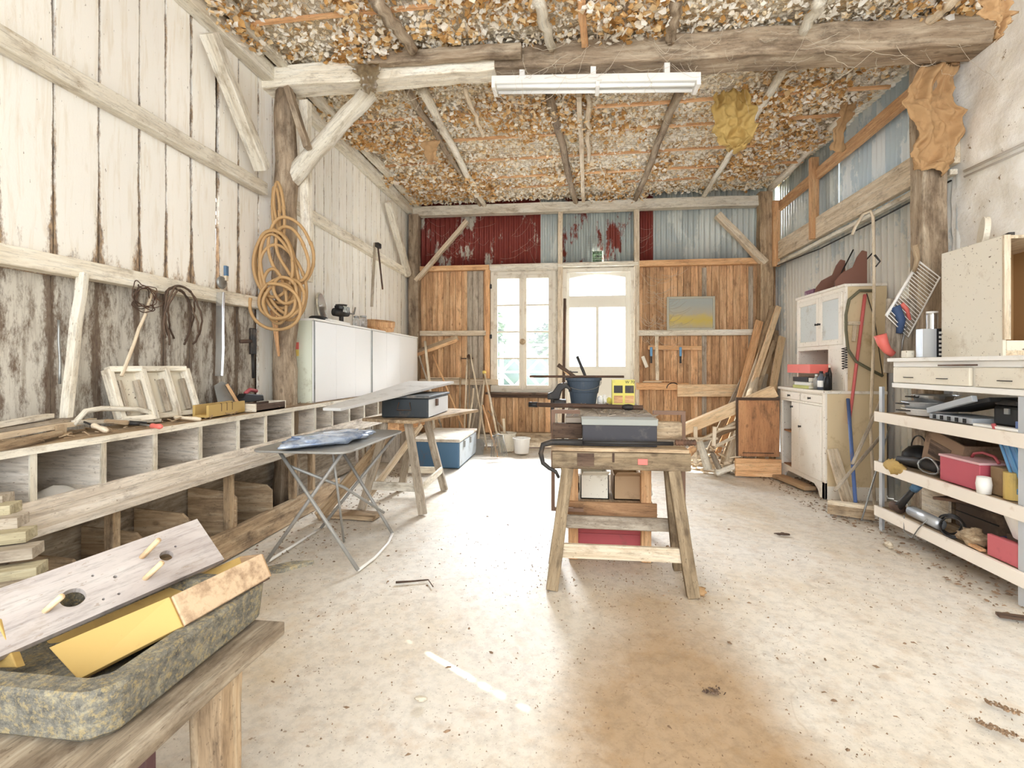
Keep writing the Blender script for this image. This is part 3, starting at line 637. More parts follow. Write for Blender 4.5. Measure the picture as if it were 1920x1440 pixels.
handled('wood_chisel', 'chisel', 'pale wooden handle lying on the bench below the leaning frames', onb(376, 786, .893), onb(310, 781, .893), .013, iron, pale, .75)
handled('mallet_shaft', 'tool', 'loose wooden handle in front of the mustard mitre box', onb(442, 766, .893), onb(375, 764, .893), .014, dusty, dusty, .6, .011)
# long slats at the near end
for i, (a, b, m, lb, z) in enumerate((((-20, 800), (93, 779), whit, 'white lath lying at the near left end of the bench top, uppermost', .96), ((-20, 822), (175, 788), pale, 'long white slat on the near bench top under the uppermost lath', .92),
      ((-20, 842), (110, 812), dusty, 'brown dusty slat along the near front edge of the bench', .90), ((-20, 810), (145, 784), grey, 'grey weathered slat behind the long white slat', .935))):
    sticks('lath', m, lb, 'lath', onb(*a, z), onb(*b, z), .035, .02)
thing_mesh(MB().box(onb(110, 808, .905), (.03, .05, .055)), 'wood_block', dusty, 'small block standing under the slats on the near bench', 'block', bev=.003)
# mitre box and plane box
c = at(413, 757, x=-2.25); c.z = .922; t = T('mitre_box', 'mustard yellow wooden mitre box with saw slots on the bench', 'box', c)
dr = V((-.12, 1, 0)).normalized(); mb = MB(); mb.plank(c-dr*.2+V((.045, 0, 0)), c+dr*.2+V((.045, 0, 0)), .016, .075, n=1); mb.plank(c-dr*.2-V((.045, 0, 0)), c+dr*.2-V((.045, 0, 0)), .016, .075); mb.plank(c-dr*.2-V((0, 0, .03)), c+dr*.2-V((0, 0, .03)), .09, .016)
mb.build('trough', olive, t, bev=.002); mb = MB()
for k in (-.07, -.01, .05): mb.box(c+dr*k+V((.05, 0, .015)), (.01, .003, .05))
mb.build('saw_slot', dark, t)
c = at(492, 756, x=-2.23); c.z = .90; t = T('wooden_tray', 'low dark brown wooden tray with pale rim beyond the mitre box', 'tray', c)
mb = MB(); mb.bb(c.x-.07, c.x+.07, c.y-.17, c.y+.17, c.z-.02, c.z-.012); mb.build('base', dark, t)
mb = MB(); mb.bb(c.x+.062, c.x+.07, c.y-.17, c.y+.17, c.z-.02, c.z+.03); mb.bb(c.x-.07, c.x-.062, c.y-.17, c.y+.17, c.z-.02, c.z+.03); mb.build('side', dark, t)
for q_ in (.17, -.18): MB().bb(c.x-.07, c.x+.07, c.y+q_, c.y+q_+.01, c.z-.02, c.z+.035).build('end_strip', whit, t)
# trowel leaning, red-handled plane
o = V((-2.40, yx(425, -2.4), Zt)); t = T('paddle_board', 'grey metal scoop with orange wooden handle leaning on the left wall', 'scoop', o)
MB().prism([(-.06, .0), (.06, .0), (.085, .16), (.02, .2), (-.05, .17)], .004, o=o+V((.0, 0, .02)), ux=(.2, 1, 0), uy=(-.3, 0, 1)).build('blade', steel, t)
MB().pole(o+V((.03, .11, .01)), o+V((-.03, .04, .19)), .012, .01).build('handle', orange, t, smooth=True)
c = onb(480, 742, .93); c.x = -2.38; t = T('hand_plane', 'dark hand plane with red handle against the wall on the bench', 'plane', c)
MB().prism([(-.13, -.045), (.13, -.045), (.12, .0), (-.08, .02), (-.12, -.01)], .06, o=c, ux=(0, 1, 0)).build('body', black, t, bev=.006); MB().tube([c+V((0, -.05, .02)), c+V((0, 0, .045)), c+V((0, .08, .03))], .014, 8).build('handle', red, t, smooth=True)
c = at(557, 745, x=-2.42); c.z = Zt+.038; c.y = 3.93; t = T('metal_bracket', 'small blue and steel bracket at the foot of the white cabinets', 'bracket', c); MB().box(c, (.03, .07, .075), rz=.3).build('plate', blue, t, bev=.004); MB().tube([c+V((0, .05, -.03)), c+V((.02, .07, .05))], .01).build('pin', steel, t, smooth=True)
mb = MB()
for k in range(160):
    y = ru(1.0, 4.0); x = ru(-2.42, -2.16); a = ru(0, 6.3); L = ru(.02, .09); mb.plank((x, y, Zt+.004+ru(0, .012)), (x+L*math.cos(a)*.3, y+L*math.sin(a), Zt+.006+ru(0, .02)), ru(.004, .014), .003)
mb.build('wood_scrap', dusty, None, 'loose shavings and twigs scattered over the bench top', 'debris', kind='stuff')
for a, b, lb in (((345, 772), (415, 757), 'thin dark stick lying behind the mustard box'), ((430, 764), (520, 752), 'thin pale stick on the bench in front of the brown tray')): sticks('stick', dusty, lb, 'stick', onb(*a, .89), onb(*b, .89), .012, .01)
# bag in the bin
random.seed(5)
thing_mesh(MB().sphere((-2.28, at(112, 900, x=-2.25).y, .615), .07, 14, (1, 1.3, .6), j=.5), 'plastic_bag', whitep, 'crumpled white plastic bag inside the second near bin', 'bag', smooth=True)
# on the wall above the bench
def wl_stick(name, mat, lb, cat, a, b, x0, x1, w_, t_, pole=0):
    p, q = at(*a, x=x0), at(*b, x=x1)
    return thing_mesh(MB().pole(p, q, w_, w_*.9, n=6, j=.004) if pole else MB().plank(p, q, t_, w_, ref=(1, 0, 0), n=6, j=.003), name, mat, lb, cat, bev=0 if pole else .002, smooth=bool(pole))
wl_stick('lath', whit, 'long whitewashed lath leaning on the left wall near the bow saw', 'lath', (122, 790), (155, 512), -2.38, -2.44, .045, .03)
wl_stick('stick', pale, 'thin slanting stick leaning on the wall behind the leftmost frame', 'stick', (228, 705), (290, 540), -2.38, -2.45, .009, .01, 1)
wl_stick('steel_channel', chrome, 'upright bright steel channel against the left wall under the slit', 'channel', (411, 705), (414, 548), -2.40, -2.42, .05, .02)
wl_stick('metal_rod', steel, 'thin pale rod upright against the peeling boards at far left', 'rod', (112, 720), (110, 600), -2.44, -2.46, .006, .01, 1)
c = at(424, 508, x=-2.42); t = T('paint_brush', 'small blue-topped brush standing on the lower wall rail', 'brush', c); MB().box(c, (.02, .03, .07)).build('bristle', blue, t, bev=.003); MB().box(c+V((0, 0, -.05)), (.018, .025, .04)).build('handle', pale, t, bev=.003)
c = at(413, 530, x=-2.44); thing_mesh(MB().lathe([(0, 0), (.04, .0), (.045, .01), (.04, .02), (0, .02)], c, ax=(1, 0, 0)), 'metal_disc', steel, 'round grey disc on the lower wall rail by the blue brush', 'disc', smooth=True)
# loops of wire hung over the rail
def loops(name, mat, lb, cat, cpx, x, rx, rz, n, r, drop, open_=False, jit=.03, tw=.35):
    mb = MB()
    for k in range(n):
        c = at(cpx[0]+ru(-8, 8), cpx[1]+ru(-8, 8), x=x)+V((ru(-.02, .02), 0, 0)); a_, b_ = rx*ru(.6, 1.1), rz*ru(.75, 1.1); ph = ru(-.2, .2); pts = []
        t0, t1 = (-.25*math.pi, 1.25*math.pi) if open_ else (0, 2*math.pi*1.02)
        for i in range(41):
            an = t0+(t1-t0)*i/40; sw = 1+ .0*an
            yy = a_*math.cos(an)+jit*NZ.noise(V((an, k*3.1, 1))); z_ = b_*math.sin(an)+jit*NZ.noise(V((an, k*3.1, 5)))
            if open_: z_ = b_*math.sin(an) if math.sin(an) > 0 else b_*1.6*math.sin(an)
            pts.append(c+V((ru(-.004, .004)+.015*math.sin(an*2+k), yy*math.cos(ph)-z_*math.sin(ph), yy*math.sin(ph)+z_*math.cos(ph)-(b_*drop if drop else 0))))
        mb.tube(pts, r*ru(.85, 1.1), 7, cap=True)
    return mb.build(name, mat, None, lb, cat, smooth=True)
loops('vine_coil', dark, 'dark bent switches hanging over the lower wall rail', 'coil', (335, 590), -2.40, .13, .16, 4, .006, 0, True)
loops('wire_coil', rust, 'small tangled wire coil hanging over the wall rail left of the dark switches', 'coil', (270, 560), -2.42, .1, .07, 5, .003, 0)
# hose on the post
mb = MB(); random.seed(23)
hp = V((-2.18, 3.70, 0))
def hloop(cx, cz_, rx, rz, rot, r=.0125, y=0, a0=0, a1=6.4):
    c = at(cx, cz_, y=3.66+y); pts = []; k = ru(0, 99)
    for i in range(49):
        an = a0+(a1-a0)*i/48; X_ = rx*math.cos(an); Z_ = rz*math.sin(an)
        pts.append(c+V((X_*math.cos(rot)-Z_*math.sin(rot)+.012*NZ.noise(V((an, k, 0))), .02*math.sin(an+k), X_*math.sin(rot)+Z_*math.cos(rot)+.012*NZ.noise(V((an, k, 4))))))
    mb.tube(pts, r, 9)
hloop(520, 505, .16, .31, .10, y=-.02); hloop(516, 500, .175, .29, .16, y=.01); hloop(525, 515, .14, .32, .25, y=-.05); hloop(512, 495, .17, .26, .02, y=-.08)
hloop(545, 470, .165, .27, .28, y=-.03); hloop(548, 475, .12, .22, .4, y=-.06); hloop(528, 560, .19, .16, .1, y=-.1); hloop(524, 565, .13, .14, .3, y=-.12)
hloop(515, 555, .1, .22, .2, y=-.07); hloop(530, 530, .17, .3, .3, y=-.04); hloop(518, 400, .035, .2, 0, y=.02); hloop(524, 395, .05, .22, .08, y=-.01); hloop(535, 545, .09, .1, .5, y=-.13)
hloop(515, 575, .2, .17, -.1, y=-.15, a0=-3.4, a1=1.9)
mb.build('garden_hose', paint('tan_hose', '#b58a4a', .25, '#8c6a3c', .55), None, 'coiled tan garden hose hanging on the trunk post', 'hose', smooth=True)
c = at(512, 640, y=3.68); thing_mesh(MB().plank(c+V((0, 0, .25)), c+V((.05, 0, -.12)), .05, .02, ref=(0, 1, 0), n=4, j=.002, w1=.01), 'wooden_wedge', orange, 'pointed wooden slat hanging below the hose on the trunk post', 'slat', bev=.002)
c = at(474, 640, x=-2.42); t = T('hanging_clamp', 'dark iron tool hanging on the left wall between bench and trunk post', 'tool', c); MB().box(c, (.03, .06, .2)).build('body', iron, t, bev=.008); MB().tube([c+V((0, 0, -.1)), c+V((0, .01, -.28))], .012).build('rod', iron, t, smooth=True); MB().tube([c+V((0, -.02, 0)), c+V((.03, -.18, -.01))], .014).build('arm', rust, t, smooth=True)
# ================================================================ WHITE WALL CABINETS
def cab(y0, y1, lb, splits):
    t = T('white_cabinet', lb, 'cabinet', (-2.35, (y0+y1)/2, Zt)); x0, x1, z0, z1 = -2.47, -2.2, Zt, 1.585
    greenw = paint('pale_green_side', '#dcdfc8', .25, '#a59a72', .6)
    
    for ya_, yb_ in ((y0, y0+.016), (y1-.016, y1)): MB().bb(x0, x1-.02, ya_, yb_, z0, z1).build('side', greenw, t)
    mb = MB(); mb.bb(x0, x1-.02, y0+.016, y1-.016, z0, z0+.018); mb.bb(x0, x1+.005, y0-.004, y1+.004, z1-.0, z1+.018); mb.bb(x0, x0+.01, y0+.016, y1-.016, z0+.018, z1); mb.build('carcass', whitep, t, bev=.002)
    for a, b in zip(splits, splits[1:]):
        d = MB().bb(x1-.018, x1, a+.002, b-.002, z0+.004, z1-.004).build('door', paint('white_laminate', '#f2f1ee', .03, '#cfc8ba', .35, bs=.02), t, bev=.002)
    MB().bb(x1-.002, x1+.006, y0, y0+.012, z0, z1).build('edge_strip', steel, t); return t
y5 = [4.0]+[yx(p, -2.2) for p in (631, 667)]+[yx(697, -2.2)-.03]
cab(4.0, y5[-1], 'long white wall cabinet with greenish side standing nearer on the bench', y5)
y6 = [yx(697, -2.2)]+[yx(p, -2.2) for p in (725, 750)]+[6.84]
cab(y6[0], 6.84, 'long white wall cabinet at the far end of the bench next to the back wall', y6)
for q in (0,):
    c = at(557, 655, y=3.985); t = T('temperature_tag', 'small red and yellow tag on the greenish side of the near white cabinet', 'tag', c)
    MB().box(c+V((0, -.004, .03)), (.035, .006, .06)).build('upper_half', redor, t); MB().box(c+V((0, -.004, -.03)), (.035, .006, .055)).build('lower_half', paint('yellow_paint', '#e8c63a', .05), t)
    MB().lathe([(0, 0), (.02, .0), (.02, .02), (0, .02)], c+V((-.05, 0, .02)), ax=(0, -1, 0), seg=12).build('knob', iron, t)
Zc = 1.603
c = V((-2.33, yx(572, -2.33)+.1, Zc)); t = T('black_trays', 'flat stack of dark trays on the near end of the white cabinet', 'tray', c)
MB().sphere(c+V((.02, .1, .025)), .075, 16, (.9, 1.7, .35), j=.1).build('dish', black, t, smooth=True); MB().plank(c+V((.06, .1, .012)), c+V((.04, .55, .012)), .14, .022, n=4, j=.004).build('folder', whitep, t, bev=.003)
c = V((-2.33, yx(640, -2.33), Zc)); t = T('meat_grinder', 'dark metal meat grinder with crank standing on the white cabinet', 'grinder', c)
mb = MB(); mb.lathe([(0, 0), (.05, 0), (.05, .02), (.022, .04), (.022, .1), (.045, .12), (.05, .19), (.06, .21), (0, .21)], c, seg=18); mb.lathe([(0, -.09), (.04, -.09), (.045, -.02), (.035, .08), (0, .08)], c+V((0, 0, .13)), ax=(.5, 1, 0), seg=18); mb.build('body', iron, t, smooth=True)
MB().tube([c+V((.04, .08, .13)), c+V((.07, .14, .13)), c+V((.08, .15, .2))], .009).build('crank', steel, t, smooth=True)
for k in range(5): MB().box(c+V((.055, -.06+k*.03, .16)), (.012, .01, .06)).build('fin', chrome, t)
MB().box(c+V((.03, -.12, .17)), (.05, .08, .03)).build('nozzle', black, t, bev=.006)
for i, (px, r, h, lb) in enumerate(((668, .035, .10, 'small glass jar beside the grinder on the white cabinet'), (681, .045, .12, 'larger glass jar next to the round sieve on the white cabinet'))):
    c = V((-2.27, yx(px, -2.27), Zc)); t = T('glass_jar', lb, 'jar', c)
    MB().lathe([(0, 0), (r, 0), (r, h*.75), (r*.75, h*.88), (r*.75, h), (r*.68, h), (r*.68, h*.88), (r*.92, h*.74), (r*.92, .006), (0, .006)], c).build('glass', plastic_film, t, smooth=True); MB().lathe([(0, 0), (r*.8, 0), (r*.8, .015), (0, .015)], c+V((0, 0, h))).build('lid', steel, t)
c = V((-2.31, yx(714, -2.3), Zc+.015)); t = T('round_sieve', 'round wooden sieve tilted on top of the white cabinets', 'sieve', c); ax_ = V((.12, -.12, 1))
MB().lathe([(.155, 0), (.16, .0), (.165, .05), (.172, .055), (.172, .115), (.165, .12), (.158, .115), (.15, .02)], c, ax=ax_, seg=40, cap=False).build('rim', orange, t, smooth=False); MB().lathe([(0, .02), (.155, .022)], c, ax=ax_, seg=32, cap=False).build('mesh', steel, t)
c = V((-2.44, yx(607, -2.44), Zc+.02)); t = T('oval_mirror', 'oval mirror with pale rim propped on the white cabinet against the wall', 'mirror', c)
pts = [(.085*math.cos(k*math.pi/12), .15+.15*math.sin(k*math.pi/12)) for k in range(24)]
MB().prism(pts, .012, o=c+V((0, 0, 0)), ux=(0, 1, 0), uy=(-.15, 0, 1)).build('rim', whit, t); MB().prism([(x*.88, .15+(z-.15)*.92) for x, z in pts], .004, o=c+V((.012, 0, .0)), ux=(0, 1, 0), uy=(-.15, 0, 1)).build('glass', chrome, t)
p, q = at(697, 575, x=-2.42), at(703, 455, x=-2.44); t = T('iron_clamp', 'long iron sash clamp hanging on the left wall above the sieve', 'clamp', p)
MB().plank(p, q, .012, .035, ref=(1, 0, 0)).build('bar', greyb, t, bev=.002); MB().box(q+V((.03, .03, -.03)), (.05, .1, .06)).build('jaw', iron, t, bev=.008); MB().plank(q+V((.02, .05, -.05)), q+V((.02, .2, -.55)), .012, .02, ref=(1, 0, 0)).build('lever', rust, t, bev=.002)
# ================================================================ FOREGROUND LEFT: BOARD, TROUGH, BOXES
t = T('low_table', 'rough low plank table in the left foreground under the trough', 'table', (-1.1, .9, 0))
MB().plank((-1.14, -.3, .482), (-1.14, 1.27, .482), .71, .036, n=10, j=.003).build('tabletop', wood('table_plank', ('#6d5b47', '#9c8a70', '#c4b59c'), dirt=.4), t, bev=.004)
for x, y in ((-.87, 1.12), (-1.44, 1.15), (-.87, -.2), (-1.44, -.2)): MB().plank((x, y, 0), (x, y, .464), .085, .075, ref=(0, 1, 0), n=4, j=.003).build('leg', dusty, t, bev=.006)
MB().bb(-1.42, -.91, .96, .985, .03, .455).build('end_panel', paint('purplish_panel', '#5c3b3c', .4, '#7d6248', .7), t)
t = T('stone_trough', 'shallow grey trough crusted with straw dust on the low table', 'trough', (-1.1, 1.05, .5))
def rrect(x0, x1, y0, y1, r, z, n=6):
    out = []
    for cx, cy, a0 in ((x1-r, y0+r, -90), (x1-r, y1-r, 0), (x0+r, y1-r, 90), (x0+r, y0+r, 180)):
        for k in range(n+1): a = math.radians(a0+90*k/n); out.append(V((cx+r*math.cos(a), cy+r*math.sin(a), z+.002*NZ.noise(V((cx+k, cy, z)))) ))
    return out
mb = MB(); R_ = [rrect(-1.42, -.865, .815, 1.29, .05, .5), rrect(-1.44, -.85, .80, 1.30, .06, .515), rrect(-1.44, -.845, .795, 1.31, .06, .595), rrect(-1.435, -.85, .80, 1.305, .06, .602), rrect(-1.395, -.89, .84, 1.265, .04, .602), rrect(-1.39, -.895, .845, 1.26, .04, .595), rrect(-1.38, -.905, .855, 1.25, .04, .52)]
def stone():
    m = N('crusted_stone'); co = m.coord('obj'); f = m.noise(co, 34, 8, .8); g = m.noise(co, 75, 5, .75)
    col = m.ramp(f, [(.35, '#4f4d48'), (.52, '#7b776c'), (.62, '#a2997f')]); col = m.mix(m.ramp(g, [(.5, .0), (.62, .8)]), col, '#a8966c'); return m.fin(col, .9, 0, g, .8, .006)
mb.loft(R_, [tuple(p) for r in R_ for p in r]); stn = stone(); mb.build('basin', stn, t, smooth=False)
mb = MB(); mb.prism([(-.05, 0), (.06, 0), (.09, .09), (.02, .1)], .012, o=(-.9, 1.335, .6), ux=(1, .3, 0), uy=(.2, 1, -.1)); mb.build('broken_lip', stn, t)
# grey drilled board
t = T('drilled_board', 'long grey board with round holes and pegs lying across the trough', 'board', (-1.3, 1.0, .62))
A = at(352, 990, z=.80); Bq = at(370, 1072, z=.735); C_ = at(0, 1105, z=.80)
A = V((-1.17, 1.66, .745)); 
# board plane: runs towards the camera-left, leaning back
a0 = at(335, 988, y=1.33); a1 = at(372, 1072, y=1.27); c0 = at(-60, 1128, y=.94); c1 = at(36, 1246, y=.88)
ux = (a0-c0).normalized(); L = (a0-c0).length+.05; nn = ux.cross((a1-a0)).normalized(); uy = nn.cross(ux).normalized(); Wd = abs((a1-a0).dot(uy))
if (a1-a0).dot(uy) < 0: uy = -uy
def onbrd(px, py):
    d = V((CT*((px-960)/FP)-ST, ST*((px-960)/FP)+CT, (685-py)/FP)); o = V((0, 0, 1.2)); k = (c0-o).dot(nn)/d.dot(nn); p = o+d*k-c0; return p.dot(ux), p.dot(uy)
holes = [(136, 1124, 24), (311, 1045, 13), (215, 1085, 4), (173, 1083, 3), (193, 1127, 3), (222, 1117, 3), (328, 1028, 2.5)]
hs = []
for px, py, r in holes:
    x, y = onbrd(px, py); x2, y2 = onbrd(px+r, py); hs.append((x, y, math.hypot(x2-x, y2-y)))
import bmesh
def holed(name, mat, parent, holes, L, Wd, th, o, ux, uy):
    # board face triangulated around its holes
    bm = bmesh.new(); ed = []
    def ring(pts):
        vs = [bm.verts.new((x, y, 0)) for x, y in pts]; ed.extend(bm.edges.new((vs[i], vs[(i+1) % len(vs)])) for i in range(len(vs)))
    ring([(0, 0), (L, 0), (L, Wd), (0, Wd)])
    for x, y, r in holes: ring([(x+r*math.cos(k*math.pi/12), y+r*math.sin(k*math.pi/12)) for k in range(24)])
    bmesh.ops.triangle_fill(bm, edges=ed, use_beauty=True)
    bad = [f for f in bm.faces if any((f.calc_center_median()-V((x, y, 0))).length < r*.93 for x, y, r in holes)]
    bmesh.ops.delete(bm, geom=bad, context='FACES_ONLY')
    bm.verts.index_update(); vs = [v.co.copy() for v in bm.verts]; fs = [tuple(v.index for v in f.verts) for f in bm.faces]; bm.free()
    n_ = ux.cross(uy); mb = MB(); mb.add([o+ux*v.x+uy*v.y for v in vs], fs, [(v.x, v.y, 0) for v in vs]); ob = mb.build(name, mat, parent, solid=th); ob.modifiers[0].offset = 0; return ob
gpl = wood('grey_plywood', ('#a2948c', '#b7aba4', '#c9c0b8'), st=(2, 4, 4), dirt=.15, dc='#96836e', knots=False)
holed('board', gpl, t, hs, L, Wd, .016, c0, ux, uy)
mb = MB(); nrm = nn if nn.y < 0 else -nn
for px, py, l_ in ((262, 1047, .07), (268, 1087, .06), (80, 1148, .045)):
    x, y = onbrd(px, py); p = c0+ux*x+uy*y; MB().tube([p-nrm*.006, p+nrm*l_*.7+V((.045, 0, .02))], .007, 10).build('peg', pine, t, smooth=True)
# mustard boxes
t = T('mustard_box', 'mustard yellow open wooden box with torn lining, tilted in the trough', 'box', (-1.1, 1.1, .55))
p0, p1 = at(490, 1050, y=1.32), at(318, 1140, y=1.05)
d = (p1-p0).normalized(); up = V((-.15, 0, 1)).normalized()
q0 = at(500, 1078, y=1.31); q1 = at(340, 1180, y=1.04)
def quad(mb, a, b, c, d_, th):
    n_ = (b-a).cross(d_-a).normalized()*th/2; mb.loft([[a-n_, b-n_, c-n_, d_-n_], [a+n_, b+n_, c+n_, d_+n_]], [(0, 0, 0), ((b-a).length, 0, 0), ((b-a).length, (d_-a).length, 0), (0, (d_-a).length, 0)]*2)
f0, f1 = at(488, 1040, y=1.30), at(505, 1082, y=1.28); g0_, g1_ = at(320, 1120, y=1.06), at(345, 1175, y=1.03); h0, h1 = at(95, 1215, y=.97), at(150, 1275, y=.93)
mb = MB(); quad(mb, f0, g0_, g1_, f1, .014); mb.build('torn_side', paint('torn_lining', '#c9a880', .6, '#8a6a48', .95, ns=26, bs=.8), t, bev=.002)
mb = MB(); quad(mb, g0_, h0, h1, g1_, .014); mb.build('painted_side', olive, t, bev=.002)
mb = MB(); o_ = V((-.13, .10, -.05)); quad(mb, f0+o_, h0+o_, h1+o_, f1+o_, .012); mb.build('back_side', olive, t, bev=.002)
mb = MB(); quad(mb, f1+V((0, 0, -.0)), h1, h1+o_, f1+o_, .01); mb.build('bottom', dark, t)
mb = MB(); quad(mb, f0, f0+o_, f1+o_, f1, .014); mb.build('end', card, t, bev=.002)
mb = MB(); quad(mb, at(-30, 1150, y=.95), at(5, 1160, y=.95), at(40, 1250, y=.92), at(-30, 1250, y=.92), .02); thing_mesh(mb, 'mustard_board', olive, 'orange-yellow board end at the left picture edge beside the drilled board', 'board', bev=.002)
# stack of laths standing at left
random.seed(8)
base = T('crate', 'low grey crate at the left edge under the stacked laths', 'crate', (-1.75, 1.35, 0))
mb = MB()
for z in (.08, .2, .32): mb.bb(-1.98, -1.56, 1.12, 1.14, z-.045, z+.045); mb.bb(-1.98, -1.56, 1.56, 1.58, z-.045, z+.045); mb.bb(-1.98, -1.96, 1.14, 1.56, z-.045, z+.045); mb.bb(-1.58, -1.56, 1.14, 1.56, z-.045, z+.045)
mb.build('slat', grey, base, bev=.003); mb = MB(); mb.bb(-1.97, -1.57, 1.13, 1.57, .36, .38); mb.build('lid', grey, base)
for x in (-1.95, -1.59):
    for y in (1.15, 1.55): MB().bb(x-.012, x+.012, y-.012, y+.012, 0, .36).build('corner_post', dusty, base)
wd_ = ['lowest', 'second from the bottom', 'third from the bottom', 'fourth from the bottom', 'third from the top', 'second from the top', 'topmost']
for i in range(7):
    py = (1092, 1066, 1030, 1000, 975, 952, 935)[i]; px = (95, 80, 72, 60, 45, 30, 16)[i]
    z = .395+.034*i; e_ = at(px, py, x=-1.56-.012*i); e_.z = .395+.03*i
    e_ = at(px, py, y=1.42+.03*i); zz_ = e_.z
    mb = MB(); mb.plank(e_, e_+V((-.55, -.30, -.02)), .08, .038, n=4, j=.002)
    thing_mesh(mb, 'lath', wood('olive_lath', ('#8b7c58', '#b3a57e', '#cfc49f')) if i % 2 else greyb, 'short lath in the loose pile at the left picture edge, '+wd_[i], 'lath', bev=.002)
# ================================================================ FOLDING TABLE WITH PACKAGE
t = T('folding_table', 'grey metal folding table with rounded top and crossed tube legs', 'table', (-1.55, 3.1, 0))
tx0, tx1, ty0, ty1, tz = -1.90, -1.29, 2.70, 3.70, .70
R_ = [rrect(tx0, tx1, ty0, ty1, .09, tz-.014), rrect(tx0, tx1, ty0, ty1, .09, tz)]; R_ = [[V((p.x, p.y, R_[i][0].z)) for p in r] for i, r in enumerate(R_)]
gm_ = paint('dull_grey_metal', '#a4a29c', .3, '#857767', .55, .4)
MB().loft(R_, [tuple(p) for r in R_ for p in r]).build('tabletop', gm_, t, bev=.004)
F1, F2, F3, F4 = V((-1.24, 2.75, .01)), V((-1.84, 2.78, .01)), V((-1.27, 3.38, .01)), V((-1.83, 3.42, .01))
for a, b in ((F1, V((-1.80, 2.85, .68))), (F2, V((-1.38, 2.85, .68))), (F3, V((-1.78, 3.5, .68))), (F4, V((-1.33, 3.62, .68)))): MB().tube([a, a.lerp(b, .5), b], .011, 8).build('leg', gm_, t, smooth=True)
MB().tube([F1, F1.lerp(F3, .3)+V((.03, 0, .0)), F1.lerp(F3, .7)+V((.03, 0, 0)), F3], .009, 8).build('foot_bar', whitep, t, smooth=True); MB().tube([F2, F4], .009, 8).build('foot_bar', whitep, t, smooth=True)
MB().tube([V((-1.72, 2.85, .58)), V((-1.50, 3.1, .40)), V((-1.30, 3.3, .18))], .009, 8).build('brace', gm_, t, smooth=True); MB().tube([V((-1.5, 2.95, .68)), V((-1.52, 3.15, .02))], .008, 8).build('brace', gm_, t, smooth=True)
random.seed(3); ts = T('wrapped_package', 'blue cloth package in clear crinkled plastic on the folding table', 'package', (-1.6, 3.1, tz))
c1_, c2_ = at(560, 832, z=.73), at(660, 815, z=.73); cm = (c1_+c2_)/2; an = math.atan2(c2_.y-c1_.y, c2_.x-c1_.x)
Rz = Matrix.Rotation(an, 3, 'Z')
MB().sphere(cm+V((0, 0, -.0)), .2, 28, (1.45, .72, .13), j=.12, R=Rz).build('cloth', paint('pale_blue_cloth', '#5f7fa8', .1, '#3c5480', .6), ts, smooth=True)
MB().sphere(cm+V((0, 0, .006)), .205, 40, (1.6, .8, .17), j=.35, R=Rz).build('plastic_wrap', paint('crinkled_plastic', '#b4c3d8', .55, '#46699c', .12, .3, 14, bs=.6), ts, smooth=True)
# ================================================================ TRESTLE WITH METAL TRUNK
t = T('saw_trestle', 'pale wooden trestle under the black metal trunk', 'trestle', (-1.45, 4.25, 0))
MB().plank((-1.47, 3.93, .69), (-1.43, 4.58, .69), .10, .09).build('top_rail', orange, t, bev=.004)
for a, b in (((-1.2, 3.87, 0), (-1.36, 3.98, .72)), ((-1.746, 4.16-.22, 0), (-1.55, 3.99, .72)), ((-1.227, 4.65, 0), (-1.38, 4.53, .72)), ((-1.64, 4.6, 0), (-1.5, 4.53, .72))):
    MB().plank(a, b, .065, .04, ref=(0, 1, 0), n=4, j=.002).build('leg', greyb, t, bev=.003)
MB().plank((-1.70, 3.96, .2), (-1.24, 3.93, .2), .02, .07).build('stretcher', whit, t, bev=.003); MB().plank((-1.6, 4.6, .2), (-1.25, 4.61, .2), .02, .06).build('stretcher', whit, t, bev=.003)
MB().plank((-1.22, 3.97, .21), (-1.24, 4.58, .21), .02, .06).build('stretcher', whit, t, bev=.003)
thing_mesh(MB().plank((-1.50, 3.86, .748), (-1.18, 4.95, .748), .5, .025, n=4, j=.002), 'plank', dusty, 'wide board laid on the trestle under the black trunk', 'board', bev=.003)
t = T('tin_chest', 'black metal trunk with drop handle standing on the trestle board', 'trunk', (-1.42, 4.3, .762))
xa, xb, ya, yb, za, zb = at(715, 797, y=3.98).x, at(803, 797, y=3.98).x, 3.98, 4.62, .762, .925
MB().bb(xa, xb, ya, yb, za, zb).build('body', paint('worn_black_tin', '#3c4144', .35, '#6d5a46', .5, .4), t, bev=.012)
MB().bb(xb, xb+.004, ya+.01, yb-.01, za+.01, zb-.01).build('side_panel', paint('dusty_white', '#dcdcda', .2, '#9a8f80', .8), t)
MB().plank(((xa+xb)/2, ya-.02, zb+.012), ((xa+xb)/2, yb+.02, zb+.012), xb-xa+.03, .022).build('lid', paint('worn_black_tin2', '#54585a', .45, '#8c8074', .6, .3), t, bev=.006)
cx, cz1 = (xa+xb)/2, .86; MB().tube([(cx-.05, ya-.006, cz1+.03), (cx-.045, ya-.012, cz1+.03), (cx-.06, ya-.02, cz1-.03), (cx+.06, ya-.02, cz1-.03), (cx+.045, ya-.012, cz1+.03), (cx+.05, ya-.006, cz1+.03)], .004, 6).build('handle', rust, t, smooth=True)
MB().box((xb+.012, 4.2, .88), (.02, .05, .06)).build('hasp', rust, t, bev=.004)
thing_mesh(MB().plank(at(622, 768, z=.90), V((-1.42, 4.85, 1.03)), .14, .022, n=8, j=.003, w1=.5), 'plank', paint('dusty_board', '#cfccc6', .35, '#8f8478', .9), 'long dust-covered plank lying over the trunk towards the bench', 'board', bev=.003)
thing_mesh(MB().plank((-1.78, 4.05, .02), (-1.38, 4.4, .66), .09, .022, ref=(1, 0, 0), n=4, j=.002), 'plank', pale, 'slanting plank propped between the bench and the trestle', 'board', bev=.003)
